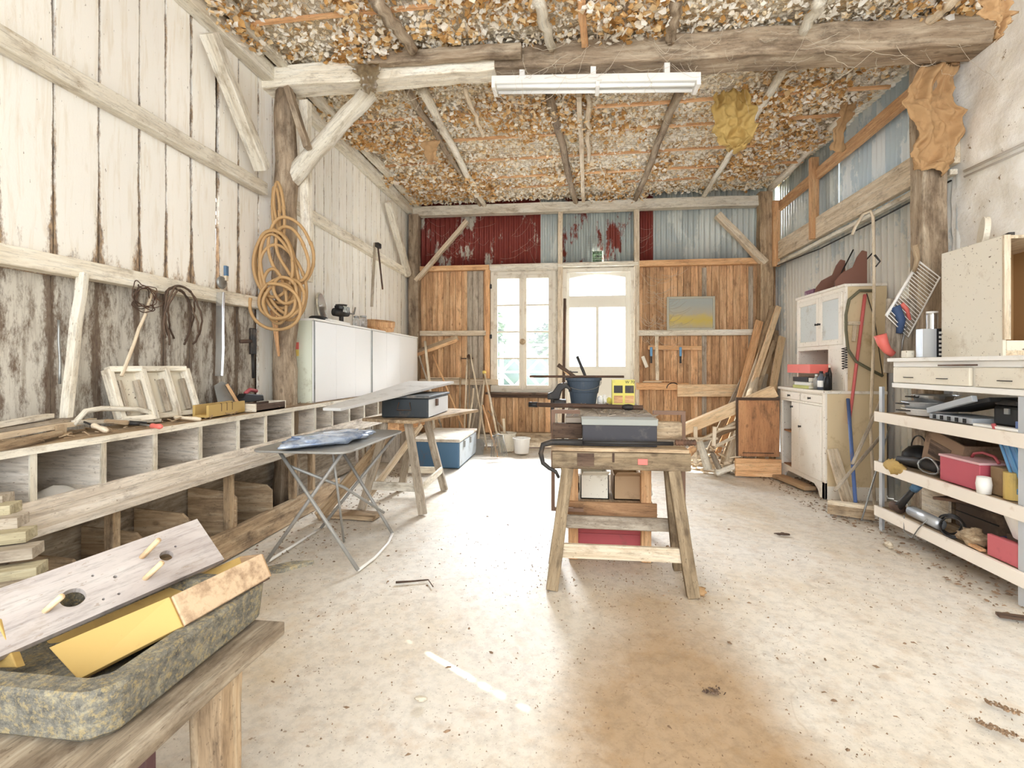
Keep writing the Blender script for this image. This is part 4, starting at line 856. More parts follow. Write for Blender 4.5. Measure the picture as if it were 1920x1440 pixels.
thing_mesh(MB().plank((-1.95, 3.6, .03), (-1.60, 4.25, .62), .12, .022, ref=(1, 0, 0), n=4, j=.002), 'plank', dusty, 'brown slanting board behind the folding table', 'board', bev=.003)
thing_mesh(MB().plank((-1.98, 3.75, .02), (-1.52, 3.72, .02), .16, .03), 'plank', dusty, 'short brown board on the floor beneath the slanting boards', 'board', bev=.003)
# blue chest
t = T('blue_chest', 'blue metal chest with dusty lid on the floor behind the trestle', 'chest', (-1.57, 6.1, 0))
MB().bb(-1.86, -1.31, 5.6, 6.62, .01, .31).build('body', blue, t, bev=.012); MB().bb(-1.312, -1.304, 5.63, 6.6, .03, .3).build('side_panel', paint('pale_blue_grey', '#c3ccd2', .35, '#8c8a84', .7), t)
MB().bb(-1.875, -1.295, 5.585, 6.635, .31, .345).build('lid', paint('dust_crust', '#ddd3c2', .5, '#a38b6c', .95), t, bev=.008)
for y in (5.85, 6.2): MB().box((-1.30, y, .26), (.02, .05, .08)).build('latch', steel, t, bev=.004)
# ================================================================ TOOLS IN THE FAR LEFT CORNER
def lean(a, ya_, b, yb_, ext=True):
    p, q = at(*a, y=ya_), at(*b, y=yb_)
    if ext and p.z > .03:
        d = p-q; k = (q.z-.02)/(q.z-p.z); p = q+d*k
    return p, q
def tool(name, cat, lb, a, ya_, b, yb_, r=.014, mat=pale, head=None, ext=True):
    p, q = lean(a, ya_, b, yb_, ext); t = T(name, lb, cat, p); MB().pole(p, q, r, r*.85, n=8, j=.003, seg=8, rj=.03).build('handle', mat, t, smooth=True)
    if head: head(t, p, q)
    return t
def h_fork(n=10, w_=.16, L=.26, top=False):
    def f(t, p, q):
        d = V((.25, -.55, -.75)).normalized(); s_ = V((1, .35, 0)).normalized(); o = p+V((0, 0, .26))
        for k in range(n):
            x = (k/(n-1)-.5); MB().tube([o+s_*(x*w_*.8)+V((0, 0, .03*abs(x))), o+s_*(x*w_*1.1)+V((.02, -.07, -.12)), o+s_*(x*w_*1.3)+V((.05, -.2, -.22))], .005, 6).build('tine', steel, t, smooth=True)
        MB().tube([o-s_*(w_*.42), o+V((0, 0, .03)), o+s_*(w_*.42)], .009, 6).build('socket', steel, t, smooth=True)
    return f
def h_broom(t, p, q):
    a, b = at(775, 668, y=6.95), at(858, 638, y=6.95); MB().plank(a, b, .05, .045).build('head_board', orange, t, bev=.004); MB().plank(a+V((0, 0, .04)), b+V((0, 0, .04)), .045, .07, k=.2).build('bristles', dusty, t)
def h_shovel(t, p, q):
    d = (q-p).normalized(); MB().prism([(-.09, .02), (.09, .02), (.1, .2), (.05, .27), (-.05, .27), (-.1, .2)], .006, o=p+V((0, -.02, 0)), ux=(1, .2, 0), uy=d).build('blade', steel, t)
def h_knob(mat):
    def f(t, p, q): MB().sphere(q, .03, 12).build('end_knob', mat, t, smooth=True)
    return f
def h_rake(t, p, q):
    s_ = V((1, .1, 0)); MB().tube([q-s_*.09, q+s_*.09], .008, 6).build('bar', rust, t)
    for k in range(6): MB().tube([q+s_*(-.085+.034*k), q+s_*(-.085+.034*k)+V((0, -.05, -.01))], .003, 5).build('tooth', rust, t)
tool('broom', 'broom', 'upturned wide broom leaning in the far left corner with its head raised', (868, 800), 6.75, (812, 665), 6.95, .014, orange, h_broom)
tool('wooden_stick', 'stick', 'thick pale handle standing nearest the far white cabinet', (805, 718), 6.7, (797, 640), 6.9, .022, pale)
tool('wooden_stick', 'stick', 'thin grey handle leaning left behind the thick pale handle', (800, 712), 6.85, (784, 660), 6.95, .014, greyb)
tool('rake', 'rake', 'garden rake with red collar below its rusty head leaning on the back wall', (871, 798), 6.8, (876, 672), 7.2, .013, pale, h_rake)
tool('hoe', 'hoe', 'straight wooden hoe handle standing right beside the rake', (880, 795), 6.85, (879, 668), 7.22, .014, dusty, h_knob(rust))
tool('fork', 'fork', 'long handle slanting right from the rake head to the window corner', (898, 755), 7.0, (882, 664), 7.2, .013, pale)
tool('wooden_stick', 'stick', 'short pale stick leaning on the rake handles', (880, 795), 6.75, (888, 728), 6.9, .015, pale)
tool('shovel', 'shovel', 'grey shovel with light handle standing just right of the blue chest', (893, 858), 6.55, (908, 712), 7.15, .016, pale, h_shovel)
tool('spade', 'spade', 'spade with pale handle leaning left against the window post', (885, 800), 6.8, (902, 720), 7.15, .015, greyb)
tool('manure_fork', 'fork', 'many-tined manure fork resting tines down before the white pail', (928, 838), 6.45, (905, 760), 6.9, .016, orange, h_fork(10))
tool('pitchfork', 'fork', 'long pale-handled fork with yellow socket under the window', (933, 820), 6.75, (908, 698), 7.2, .016, pale, h_knob(paint('yellow_paint', '#e8c63a', .05)))
tool('wooden_stick', 'stick', 'thin wooden handle between the yellow-socket fork and the window', (938, 815), 6.9, (911, 712), 7.2, .013, dusty)
tool('lath_stick', 'stick', 'thin grey stick slanting down right of the forks under the window', (940, 800), 6.95, (915, 770), 7.1, .008, greyb)
tool('wooden_stake', 'stake', 'flat stake standing against the back wall between broom and rake', (862, 800), 7.05, (863, 708), 7.25, .016, dusty)
def pail(px, py, r0, r1, h, lb, mat, yy):
    c = at(px, py, y=yy); c.z = .012; t = T('pail', lb, 'bucket', c)
    MB().lathe([(0, 0), (r0, 0), (r1, h), (r1+.008, h), (r1+.008, h-.012), (r1+.002, h-.014), (r1-.004, h-.002), (r0-.004, .006), (0, .006)], c, seg=28).build('body', mat, t, smooth=False)
    MB().tube([c+V((r1*math.cos(a), .01, h-.02-.05*math.sin(a))) for a in [math.pi*k/10 for k in range(11)]], .002, 5).build('bail', steel, t); return t
pail(978, 842, .095, .115, .205, 'small white plastic pail on the floor below the window', whitep, 6.7)
pail(950, 838, .1, .13, .25, 'old cream bucket behind the manure fork left of the white pail', cream, 6.85)
thing_mesh(MB().plank(at(946, 812, y=6.9), at(944, 785, y=6.9), .035, .03, ref=(0, 1, 0)), 'wooden_stake', pale, 'short post sticking out of the cream bucket', 'stake', bev=.003)
# things resting on the low back rail, left
random.seed(12)
for i, (a, b, lb) in enumerate((((800, 708), (862, 712), 'upper thin batten lying on the low rail of the back wall left'), ((806, 712), (920, 716), 'lower thin batten lying on the low rail of the back wall left'))):
    p, q = at(*a, y=7.28), at(*b, y=7.28); p.z = q.z = .999+.012*(1-i); thing_mesh(MB().plank(p, q, .04, .012, n=3, j=.001), 'batten', dusty if i else pale, lb, 'batten', bev=.001)
# ================================================================ CENTRE WORKBENCH
t = T('workbench', 'long dusty workbench with dark top standing in the middle of the room', 'workbench', (.22, 3.4, 0))
MB().plank((.215, 2.86, .885), (.23, 3.98, .885), .52, .03, n=8, j=.002).build('worktop', paint('dusty_worktop', '#8c7f70', .5, '#c3b49c', .9), t, bev=.004)
MB().bb(-.12, .05, 2.86, 2.92, .78, .865).build('side_block', dark, t, bev=.006); MB().bb(.44, .60, 2.84, 2.90, .785, .885).build('side_block', dusty, t, bev=.012)
for x in (.0, .44):
    for y in (3.12, 3.85): MB().plank((x, y, 0), (x, y, .87), .06, .06, ref=(0, 1, 0)).build('leg', orange if y < 3.5 else dusty, t, bev=.004)
plyw = wood('knotty_plywood', ('#8a5a2e', '#b8834a', '#d7a86c'), st=(1, 5, 5), ns=3, dirt=.12)
MB().bb(-.04, .50, 3.065, 3.085, .20, .365).build('front_board', plyw, t, bev=.002)
MB().bb(-.03, .48, 3.09, 3.88, .345, .36).build('shelf', dusty, t)
def trestle(name, lb, x0, x1, yf, yb_, z, yt, mat, top_w=.11):
    t = T(name, lb, 'trestle', ((x0+x1)/2, (yf+yb_)/2, 0)); xm = (x0+x1)/2
    MB().plank((x0-.0, yt, z-.055), (x1, yt, z-.055), .16, .095, n=8, j=.002).build('top_beam', mat, t, bev=.006)
    for sx, x in ((-1, x0+.0), (1, x1)):
        for y in (yf, yb_):
            yy = yt+(-.06 if y < yt else .06); MB().plank((x, y, 0), (x-sx*.085, yy, z-.1), .065, .045, ref=(0, 1, 0), n=5, j=.002).build('leg', mat, t, bev=.004)
    for y, zz in ((yf+.025, .205), (yb_-.04, .27)): MB().plank((x0+.05, y, zz), (x1-.05, y, zz), .025, .075, n=4, j=.001).build('stretcher', pale if y < yt else grey, t, bev=.003)
    return t
trs = wood('stained_trestle_wood', ('#5f4c34', '#8f7856', '#b09a76'), dirt=.4, dc='#4c3a28')
trestle('saw_trestle', 'sturdy stained wooden trestle at the front of the workbench', -.115, .615, 2.66, 3.02, .742, 2.78, trs)
tp = [o for o in COL.objects if o.name.startswith('saw_trestle')][-1]
for px, py, w_, h_, m in ((1205, 866, .05, .03, redor), (1098, 862, .09, .07, dark), (1150, 858, .012, .05, dark)):
    c = at(px, py, y=2.70); MB().bb(c.x-w_/2, c.x+w_/2, 2.696, 2.702, max(.642, c.z-h_/2), min(.73, c.z+h_/2)).build('paint_mark', m, tp)
thing_mesh(MB().plank((-.12, 2.80, .75), (.60, 2.80, .75), .24, .02, n=8, j=.003), 'plank', dusty, 'sawdust-covered board lying on the front trestle', 'board', bev=.003)
t = T('metal_housing', 'black sheet-metal housing with grey top on the front trestle', 'machine housing', (.245, 2.8, .76))
MB().bb(.05, .445, 2.73, 2.86, .762, .875).build('body', paint('speckled_black', '#3c3a3e', .3, '#6f675e', .55, .2), t, bev=.003); MB().bb(.045, .45, 2.725, 2.87, .875, .908).build('top_cap', paint('greenish_steel', '#9a9c94', .3, '#6f6a5e', .7, .0), t, bev=.004)
# rust brown rectangular frame
t = T('iron_stand', 'rust-brown angle-iron frame standing around the workbench end', 'frame', (.25, 3.0, 0)); fr = paint('rust_brown_iron', '#7c5c46', .3, '#a07a5c', .7, .3)
u0, u1 = at(1037, 790, y=2.97), at(1281, 790, y=2.97); zl = at(1037, 957, y=2.97).z
MB().plank((u0.x, 2.97, .925), (.04, 2.97, .925), .03, .022).build('top_bar', fr, t); MB().plank((.46, 2.97, .925), (u1.x, 2.97, .925), .03, .022).build('top_bar', fr, t)
MB().plank((u0.x, 2.97, zl), (u0.x, 2.97, .935), .022, .022, ref=(0, 1, 0)).build('upright', fr, t); MB().plank((u1.x, 2.97, .3), (u1.x, 2.97, .935), .022, .022, ref=(0, 1, 0)).build('upright', fr, t)
MB().bb(u0.x, .06, 2.96, 2.98, zl, zl+.02).build('foot_bar', fr, t)
# hand brace/vise screw
t = T('iron_screw_clamp', 'black iron vise handle curling down at the left of the front trestle', 'clamp', at(1050, 832, y=2.66))
P = [at(x, y, y=2.64) for x, y in ((1092, 830), (1060, 829), (1035, 829), (1018, 834), (1014, 850), (1018, 868), (1030, 878), (1042, 884), (1048, 896))]
mb = MB(); mb.tube(P, .019, 10, r1=.008); mb.build('handle', iron, t, smooth=True)
MB().tube([at(1090, 830, y=2.66), at(1262, 832, y=2.70)], .011, 8).build('shaft', iron, t, smooth=True)
sp = [at(1266, 830, y=2.66), at(1305, 830, y=2.66)]; prof = []; L = (sp[1]-sp[0]).length; 
for k in range(15): prof += [(.017 if k % 2 else .013, L*k/14)]
MB().lathe([(0, 0)]+prof+[(0, L)], sp[0], ax=sp[1]-sp[0], seg=14).build('screw', rust, t)
# things under the bench
for nm, lb, x0, x1, y0_, z0_, h, m in (('cardboard_box', 'open beige box on the shelf under the workbench, left one', .045, .22, 3.15, .362, .15, cream), ('cardboard_box', 'open tan cardboard box on the shelf under the workbench, right one', .25, .42, 3.15, .362, .15, card)):
    t = T(nm, lb, 'box', ((x0+x1)/2, y0_+.12, z0_)); mb = MB(); th = .006
    mb.bb(x0, x1, y0_, y0_+th, z0_, z0_+h); mb.bb(x0, x1, y0_+.25, y0_+.25+th, z0_, z0_+h); mb.bb(x0, x0+th, y0_, y0_+.25, z0_, z0_+h); mb.bb(x1-th, x1, y0_, y0_+.25, z0_, z0_+h); mb.bb(x0, x1, y0_, y0_+.25, z0_, z0_+th); mb.build('body', m, t)
    MB().plank(((x0+x1)/2, y0_, z0_+h), ((x0+x1)/2+.01, y0_-.07, z0_+h+.035), x1-x0-.01, .004).build('flap', m, t)
random.seed(6)
thing_mesh(MB().sphere((.455, 3.2, .42), .05, 12, (.7, 1, 1), j=.4), 'plastic_bag', whitep, 'white crumpled bag at the right end of the shelf under the workbench', 'bag', smooth=True)
thing_mesh(MB().sphere((.01, 3.17, .42), .05, 12, (.6, 1, 1.1), j=.4), 'plastic_bag', black, 'dark crumpled bag at the left end of the shelf under the workbench', 'bag', smooth=True)
t = T('red_toolbox', 'red metal toolbox on the floor under the workbench', 'toolbox', (.22, 3.25, 0)); MB().bb(-.02, .46, 3.14, 3.40, .01, .15).build('body', red, t, bev=.006); MB().bb(-.025, .465, 3.13, 3.41, .152, .185).build('lid', red, t, bev=.006); MB().bb(.0, .44, 3.12, 3.13, .01, .04).build('base_strip', dusty, t)
# things on the worktop
Zw = .905
c = at(1094, 757, z=Zw); c.y = 3.85; c.x = at(1094, 757, y=3.85).x; t = T('black_bucket', 'dark grey rubber bucket full of tools on the workbench', 'bucket', (c.x, c.y, Zw)); c = V((c.x, c.y, Zw)); r0, r1, h = .095, .128, .2
MB().lathe([(0, 0), (r0, 0), (r0+.012, h*.45), (r0+.018, h*.46), (r1, h-.02), (r1+.01, h-.02), (r1+.01, h), (r1-.004, h), (r0-.004, .008), (0, .008)], c, seg=32).build('body', paint('bucket_rubber', '#3d4a58', .2, '#7f7c76', .6), t)
MB().tube([c+V((r1*math.cos(a)*1.05, -.12*math.sin(a), h-.03-.06*math.sin(a))) for a in [math.pi*k/12 for k in range(13)]], .0025, 5).build('bail', steel, t)
for a, b, m, r, lb in (((1100, 712), (1082, 668), iron, .012, 'black-gripped file leaning in the dark bucket'), ((1085, 712), (1046, 684), dark, .016, 'dark wooden bar leaning left out of the dark bucket'), ((1075, 712), (1052, 688), orange, .011, 'orange wooden handle leaning left out of the dark bucket')):
    p, q = at(*a, y=3.85), at(*b, y=3.85); p = p-(q-p)*.9; thing_mesh(MB().pole(p, q, r*.8, r, n=3), 'tool_in_bucket', m, lb, 'tool', smooth=True)
c = at(1049, 740, y=3.8); t = T('bench_vise', 'black iron bench vise at the far left of the workbench', 'vise', (c.x, c.y, .9))
MB().bb(c.x-.06, c.x+.05, 3.74, 3.88, .88, .94).build('base', iron, t, bev=.01); MB().prism([(-.09, 0), (-.09, .045), (-.05, .06), (-.01, .12), (.05, .13), (.09, .09), (.09, .06), (.05, .09), (.02, .07), (.0, .0)], .07, o=(c.x, 3.8, .94)).build('jaw', iron, t, bev=.008)
MB().tube([(c.x-.05, 3.7, .95), (c.x-.05, 3.7, .70)], .014).build('handle', iron, t, smooth=True)
p, q = at(993, 711, y=3.78), at(1170, 711, y=3.78); p.z = q.z = Zw+.210; thing_mesh(MB().tube([p, q], .009, 8), 'iron_bar', rust, 'thin iron bar balanced across the dark bucket', 'bar', smooth=True)
p, q = at(992, 757, y=3.45), at(1178, 757, y=3.3); p.z = q.z = Zw+.022; t = T('long_wrench', 'long-handled rusty wrench lying across the workbench', 'wrench', p)
MB().tube([p, q], .016, 10).build('handle', rust, t, smooth=True); MB().tube([p, p.lerp(q, .09)], .019, 10).build('grip', black, t, smooth=True); MB().sphere(q, .035, 12, (1.3, .9, .6)).build('jaw', iron, t, smooth=True); MB().tube([q, q+V((.09, -.02, .0))], .015).build('hook', rust, t, smooth=True)
p, q = at(1055, 785, y=3.75), at(1059, 560, y=4.3); p.z = .02; p.x -= .0; thing_mesh(MB().tube([V((q.x-.02, 4.12, .02)), q], .012, 8), 'iron_rod', rust, 'long upright rusty rod standing behind the workbench vise', 'rod', smooth=True)
# yellow tool box with writing
def text(txt, size, loc, rot, mat, parent, name='lettering', ext=.0008, bold=0):
    cu = bpy.data.curves.new(name, 'FONT'); cu.body = txt; cu.size = size; cu.extrude = ext; cu.align_x = 'CENTER'; cu.align_y = 'CENTER'; cu.offset = bold
    o = bpy.data.objects.new(name, cu); COL.objects.link(o); dg = bpy.context.evaluated_depsgraph_get(); me = bpy.data.meshes.new_from_object(o.evaluated_get(dg)); bpy.data.objects.remove(o)
    me.materials.clear(); me.materials.append(mat); ob = bpy.data.objects.new(name, me); COL.objects.link(ob); ob.parent = parent; ob.location = PM[parent.name].inverted() @ V(loc); ob.rotation_euler = rot; return ob
p, q = at(1148, 712, y=3.75), at(1190, 757, y=3.75); t = T('yellow_box', 'yellow printed carton with tool pictures standing on the workbench', 'box', ((p.x+q.x)/2, 3.78, Zw)); ye = paint('carton_yellow', '#d9cb3a', .12, '#8c7d3a', .6)
MB().bb(p.x, q.x, 3.75, 3.83, Zw, p.z).build('carton', ye, t, bev=.002); wq = (q.x-p.x)
for i in range(2):
    for j in range(2): MB().bb(p.x+.012+i*wq*.5, p.x+wq*.5-.006+i*wq*.5, 3.747, 3.75, Zw+.015+j*.075, Zw+.07+j*.075).build('picture', iron if j else orange, t)
text('W 70', .03, (q.x-.035, 3.7475, p.z-.018), (math.pi/2, 0, 0), black, t)
for px, lb, m, r, h in ((1133, 'small clear spray can behind the dark bucket', plastic_film, .02, .07), (1142, 'yellow-capped little pot beside the yellow carton', ye, .018, .05), (1126, 'white little tin right behind the dark bucket', whitep, .025, .06)):
    c = at(px, 757, y=3.86); c.z = Zw; thing_mesh(MB().lathe([(0, 0), (r, 0), (r, h*.8), (r*.6, h*.9), (r*.6, h), (0, h)], c, seg=16), 'small_pot', m, lb, 'pot', smooth=True)
mb = MB()
for k in range(120):
    x, y = ru(-.02, .46), ru(2.9, 3.9); a = ru(0, 6.3); L = ru(.01, .05); mb.plank((x, y, Zw+.001), (x+L*math.cos(a), y+L*math.sin(a), Zw+.004+ru(0, .01)), ru(.003, .01), .003)
mb.build('wood_scrap', grey, None, 'chips and shavings scattered over the workbench top', 'debris', kind='stuff')
# ================================================================ BACK WALL, RIGHT SIDE THINGS
p, q = at(1250, 557, y=7.3), at(1340, 620, y=7.3); t = T('framed_painting', 'grey framed panel with faded yellow paint standing on the back wall rail', 'panel', ((p.x+q.x)/2, 7.3, q.z))
def panelm():
    m = N('faded_painting'); co = m.coord('gr'); f = m.noise(co, 9, 6, .7); x = m.n('SeparateXYZ'); a = m.n('TexCoord'); m.l(a.outputs['Generated'], x.inputs[0])
    v = m.math('ADD', x.outputs['Z'], m.math('MULTIPLY', f, .35)); col = m.ramp(v, [(.2, '#b9ae90'), (.45, '#c9b25c'), (.6, '#c4b37a'), (.68, '#b5ad98'), (1, '#a9ada6')]); return m.fin(col, .7)
MB().bb(p.x+.02, q.x-.02, 7.29, 7.3, q.z+.03, p.z-.03).build('picture', panelm(), t)
frame(MB(), p.x, q.x, q.z+.01, p.z, .03, .03, 7.29).build('border', paint('aged_grey_frame', '#b7b29c', .2, '#8d8670', .6), t, bev=.003)
p, q = at(1215, 648, y=7.3), at(1316, 655, y=7.3); t = T('tool_rack', 'narrow wooden rail with two blue-handled tools on the back wall', 'rack', (p.x, 7.3, p.z))
MB().plank((p.x, 7.33, (p.z+q.z)/2), (q.x, 7.33, (p.z+q.z)/2-.01), .07, .06).build('rail', orange, t, bev=.003)
for px, lb in ((1221, 'blue-handled file hanging left on the narrow back wall rack'), (1276, 'blue-handled scraper hanging right on the narrow back wall rack')):
    c = at(px, 660, y=7.27); t2 = T('scraper', lb, 'tool', c); MB().bb(c.x-.017, c.x+.017, 7.26, 7.285, c.z-.06, c.z+.07).build('handle', sky_b, t2, bev=.006); MB().bb(c.x-.014, c.x+.014, 7.27, 7.275, c.z-.16, c.z-.06).build('blade', iron, t2)
c = at(1205, 668, y=7.28); thing_mesh(MB().plank(c, c+V((.06, 0, -.16)), .05, .02, ref=(0, 1, 0)), 'glove', cream, 'pale worn glove hanging beside the door on the back wall', 'glove', bev=.008)
thing_mesh(MB().plank((Xb(1230), 7.3, .96), (Xb(1229), 7.3, 1.62), .05, .02, ref=(0, 1, 0), n=6, j=.003), 'lath', pale, 'upright dusty lath between the two rails right of the door', 'lath', bev=.002)
p, q = at(1270, 732, y=7.22), at(1388, 732, y=7.22); thing_mesh(MB().plank(p, q, .04, .17, n=2), 'plank', pine, 'fresh orange plank lying on the low rail right of the door', 'board', bev=.004)
for i, (a, b) in enumerate(((1205, 1240), (1208, 1262))):
    thing_mesh(MB().plank((Xb(a, 7.28), 7.27+.02*i, .965+.012*i), (Xb(b, 7.28), 7.27, .965+.015*i), .025, .012), 'stick', [pale, orange][i], ['pale stick lying on the low rail right of the door', 'orange stick crossing the pale one on the low rail'][i], 'stick')
thing_mesh(MB().tube([at(1262+12*math.cos(a), 728-10*math.sin(a), y=7.28) for a in [math.pi*k/12 for k in range(13)]], .008, 6), 'iron_hoop', iron, 'half hoop of dark iron behind the fresh plank on the rail', 'hoop', smooth=True)
# lumber leaning in the right corner
random.seed(31)
LU = [((1375, 800), 6.55, (1424, 602), 7.22, .10, orange, 'long orange board leaning in the right corner, leftmost of the tall ones'),
      ((1400, 790), 6.5, (1452, 575), 7.2, .09, dusty, 'tall brown board leaning in the right corner behind the orange one'),
      ((1388, 800), 6.3, (1470, 575), 7.0, .07, pine, 'long thin batten slanting far right up to the sheet wall'),
      ((1440, 780), 6.3, (1466, 632), 6.9, .085, pine, 'short wide fresh board leaning before the other corner boards'),
      ((1378, 800), 6.4, (1440, 620), 7.1, .06, pale, 'pale narrow board in the middle of the corner lumber'),
      ((1398, 790), 6.3, (1452, 640), 6.8, .05, dusty, 'brown batten crossing the pale corner board'),
      ((1352, 800), 6.6, (1395, 708), 7.1, .08, greyb, 'short weathered board at the left foot of the corner lumber'),
      ((1366, 800), 6.5, (1412, 690), 6.95, .06, orange, 'short orange batten left of the rough log end'),
      ((1458, 770), 6.6, (1474, 620), 7.1, .07, dusty, 'brown board end behind the fresh wide board by the sheet wall'),
      ((1415, 800), 6.3, (1432, 700), 6.8, .11, greyb, 'wide grey board low in the corner lumber')]
for a, ya_, b, yb_, w_, m, lb in LU:
    p, q = lean(a, ya_, b, yb_); p.x = min(p.x, 2.7); q.x = min(q.x, 2.72); thing_mesh(MB().plank(p, q, w_, .03, ref=(0, 1, 0), n=4, j=.003), 'timber_board', m, lb, 'board', bev=.003)
p, q = lean((1395, 780), 6.25, (1424, 692), 6.7); thing_mesh(MB().pole(p, q, .05, .055, n=6, j=.006), 'log', pale, 'rough peeled log standing among the corner boards', 'log', smooth=True)
p, q = at(1275, 808, y=5.9), at(1452, 733, y=5.75); thing_mesh(MB().plank(p, q, .16, .12, n=2), 'timber_beam', pine, 'thick fresh squared beam slanting up to the hutch', 'beam', bev=.006)
p, q = at(1290, 835, y=6.1), at(1395, 795, y=6.0); p.z = max(p.z, .08); thing_mesh(MB().plank(p, q, .08, .05, n=3), 'timber_board', dusty, 'brown board lying under the thick fresh beam', 'board', bev=.004)
# wooden crate rack with logs
t = T('slatted_crate', 'light wooden slatted crate on the floor before the corner lumber', 'crate', (1.75, 5.9, 0))
def seg(a, b, y0_, y1_, w_, th, m, nm='slat', ref=(0, 1, 0)): p, q = at(*a, y=y0_), at(*b, y=y1_); MB().plank(p, q, w_, th, ref=ref, n=3, j=.001).build(nm, m, t, bev=.003)
for a, b in (((1303, 868), (1304, 800)), ((1338, 836), (1340, 800)), ((1382, 888), (1384, 790))): seg(a, b, 5.75, 5.75, .04, .03, pale, 'post')
for a, b in (((1300, 832), (1382, 790)), ((1340, 838), (1384, 815)), ((1290, 822), (1345, 822)), ((1290, 858), (1330, 858)), ((1345, 805), (1384, 800))): seg(a, b, 5.75, 5.78, .025, .05, pale)
for i, (a, b, r, lb) in enumerate((((1328, 880), (1312, 828), .045, 'white peeled log standing slanted before the crate'), ((1352, 886), (1335, 850), .03, 'thin grey branch leaning beside the white log'), ((1342, 888), (1385, 872), .035, 'short log lying at the foot of the orange door'), ((1290, 850), (1300, 840), .045, 'round log end near the workbench frame'))):
    p, q = at(*a, y=5.62-.02*i), at(*b, y=5.68-.02*i); p.z = max(p.z, r*.9); thing_mesh(MB().pole(p, q, r, r*.85, n=5, j=.006), 'log', [whit, grey, whit, orange][i], lb, 'log', smooth=True)
mb = MB()
for k in range(130):
    c = V((ru(1.35, 2.05), ru(5.65, 6.4), 0)); c.z = ru(.01, .02)+max(0, .24-.4*abs(c.x-1.85))*rnd(); a = ru(0, 6.3); L = ru(.03, .12); mb.plank(c, c+V((L*math.cos(a), L*math.sin(a), ru(-.01, .04))), ru(.015, .05), ru(.01, .03), n=1)
mb.build('firewood_scrap', pale, None, 'heap of chopped wood scraps in and under the slatted crate', 'debris', kind='stuff')
# ================================================================ WHITE HUTCH
HX = 2.23; HU = 2.40; HB = 2.74; h0, h1 = 4.74, 5.70
hp_ = paint('hutch_paint', '#ece3d3', .2, '#b59a78', .7, spots='#8d7252'); hs_ = paint('hutch_side_ply', '#d8bf8f', .3, '#b09058', .8)
inn = wood('bare_cabinet_wood', ('#8a5526', '#b9793a', '#cf9250'), st=(1, 4, 4), dirt=.1)
t = T('kitchen_hutch', 'tall cream two-tier kitchen hutch against the sheet wall', 'hutch', (2.5, 5.22, 0))
mb = MB(); mb.bb(HX+.02, HB, h0, h0+.018, .12, .95); mb.bb(HU+.02, HB, h0+.002, h0+.02, .97, 1.90); mb.build('side_panel', hs_, t)
mb = MB(); mb.bb(HX+.02, HB, h1-.018, h1, .12, .95); mb.bb(HU+.02, HB, h1-.02, h1, .97, 1.90); mb.build('side_panel', hp_, t)
MB().bb(HX-.02, HB, h0-.015, h1+.015, .945, .972).build('counter', hp_, t, bev=.004)
MB().bb(HU-.015, HB, h0-.01, h1+.01, 1.90, 1.925).build('top', hp_, t, bev=.004)
mb = MB(); mb.bb(HB-.01, HB, h0+.02, h1-.02, .12, 1.9); mb.bb(HX+.03, HB-.01, h0+.02, h1-.02, .14, .155); mb.bb(HX+.03, HB-.01, h0+.02, h1-.02, .5, .515); mb.bb(HU+.02, HB-.01, h0+.02, h1-.02, 1.37, 1.385); mb.build('inner_shelf', inn, t)
mb = MB(); mb.bb(HX, HX+.02, h0, h0+.05, .0, .95); mb.bb(HX, HX+.02, h1-.04, h1, .0, .95); mb.bb(HX, HX+.02, h0+.05, h1-.04, .83, .85); mb.bb(HX, HX+.02, h0+.05, h1-.04, .93, .95)
mb.prism([(h0, .0), (h0+.09, .0), (h0+.13, .06), (h0+.2, .1), (h1-.2, .1), (h1-.12, .06), (h1-.08, 0), (h1, 0), (h1, .15), (h0, .15)], .02, o=(HX+.01, 0, 0), ux=(0, 1, 0))
mb.build('lower_front_rail', hp_, t, bev=.002)
mb = MB(); mb.bb(HX+.02, HB, h0+.0, h0+.05, 0, .12); mb.build('foot', hp_, t)
mb = MB(); mb.bb(HU, HU+.02, h0, h0+.04, .972, 1.9); mb.bb(HU, HU+.02, h1-.03, h1, .972, 1.9); mb.bb(HU, HU+.02, h0+.04, h1-.03, 1.865, 1.9); mb.bb(HU, HU+.02, h0+.04, h1-.03, 1.35, 1.39); mb.build('upper_front_rail', hp_, t, bev=.002)
ym = (h0+h1)/2-.02
def knob(par, x, y, z): MB().lathe([(0, 0), (.01, 0), (.006, .01), (.013, .02), (0, .026)], (x, y, z), ax=(-1, 0, 0), seg=12).build('knob', iron, par, smooth=True)
for a, b, kk in ((h0+.045, ym-.003, 1), (ym+.003, h1-.035, -1)):
    dd = MB(); z0, z1 = 1.39, 1.862; x = HU-.012
    dd.bb(x, x+.02, a, a+.05, z0, z1); dd.bb(x, x+.02, b-.05, b, z0, z1); dd.bb(x, x+.02, a+.05, b-.05, z0, z0+.05); dd.bb(x, x+.02, a+.05, b-.05, z1-.05, z1); d = dd.build('upper_door', hp_, t, bev=.003)
    MB().bb(x+.012, x+.018, a+.05, b-.05, z0+.05, z1-.05).build('pane', paint('dusty_pane', '#ccd0cb', .3, '#a89c84', .4, spots='#7e6b50'), d); knob(d, x, b-.025 if kk > 0 else a+.025, 1.6)
for a, b in ((h0+.05, ym), (ym+.02, h1-.04)):
    d = MB().bb(HX-.01, HX+.01, a+.004, b-.004, .853, .928).build('drawer', hp_, t, bev=.004); knob(d, HX-.01, (a+b)/2, .89)
for a, b, kz in ((h0+.055, ym+.02, .6), (ym+.024, ym+.2, .78)):
    d = MB().bb(HX-.012, HX+.008, a, b, .15, .828).build('lower_door', hp_, t, bev=.004); knob(d, HX-.012, b-.03, kz)
MB().bb(HU, HU+.02, h0+.04, h0+.3, .972, 1.35).build('niche_panel', hp_, t)
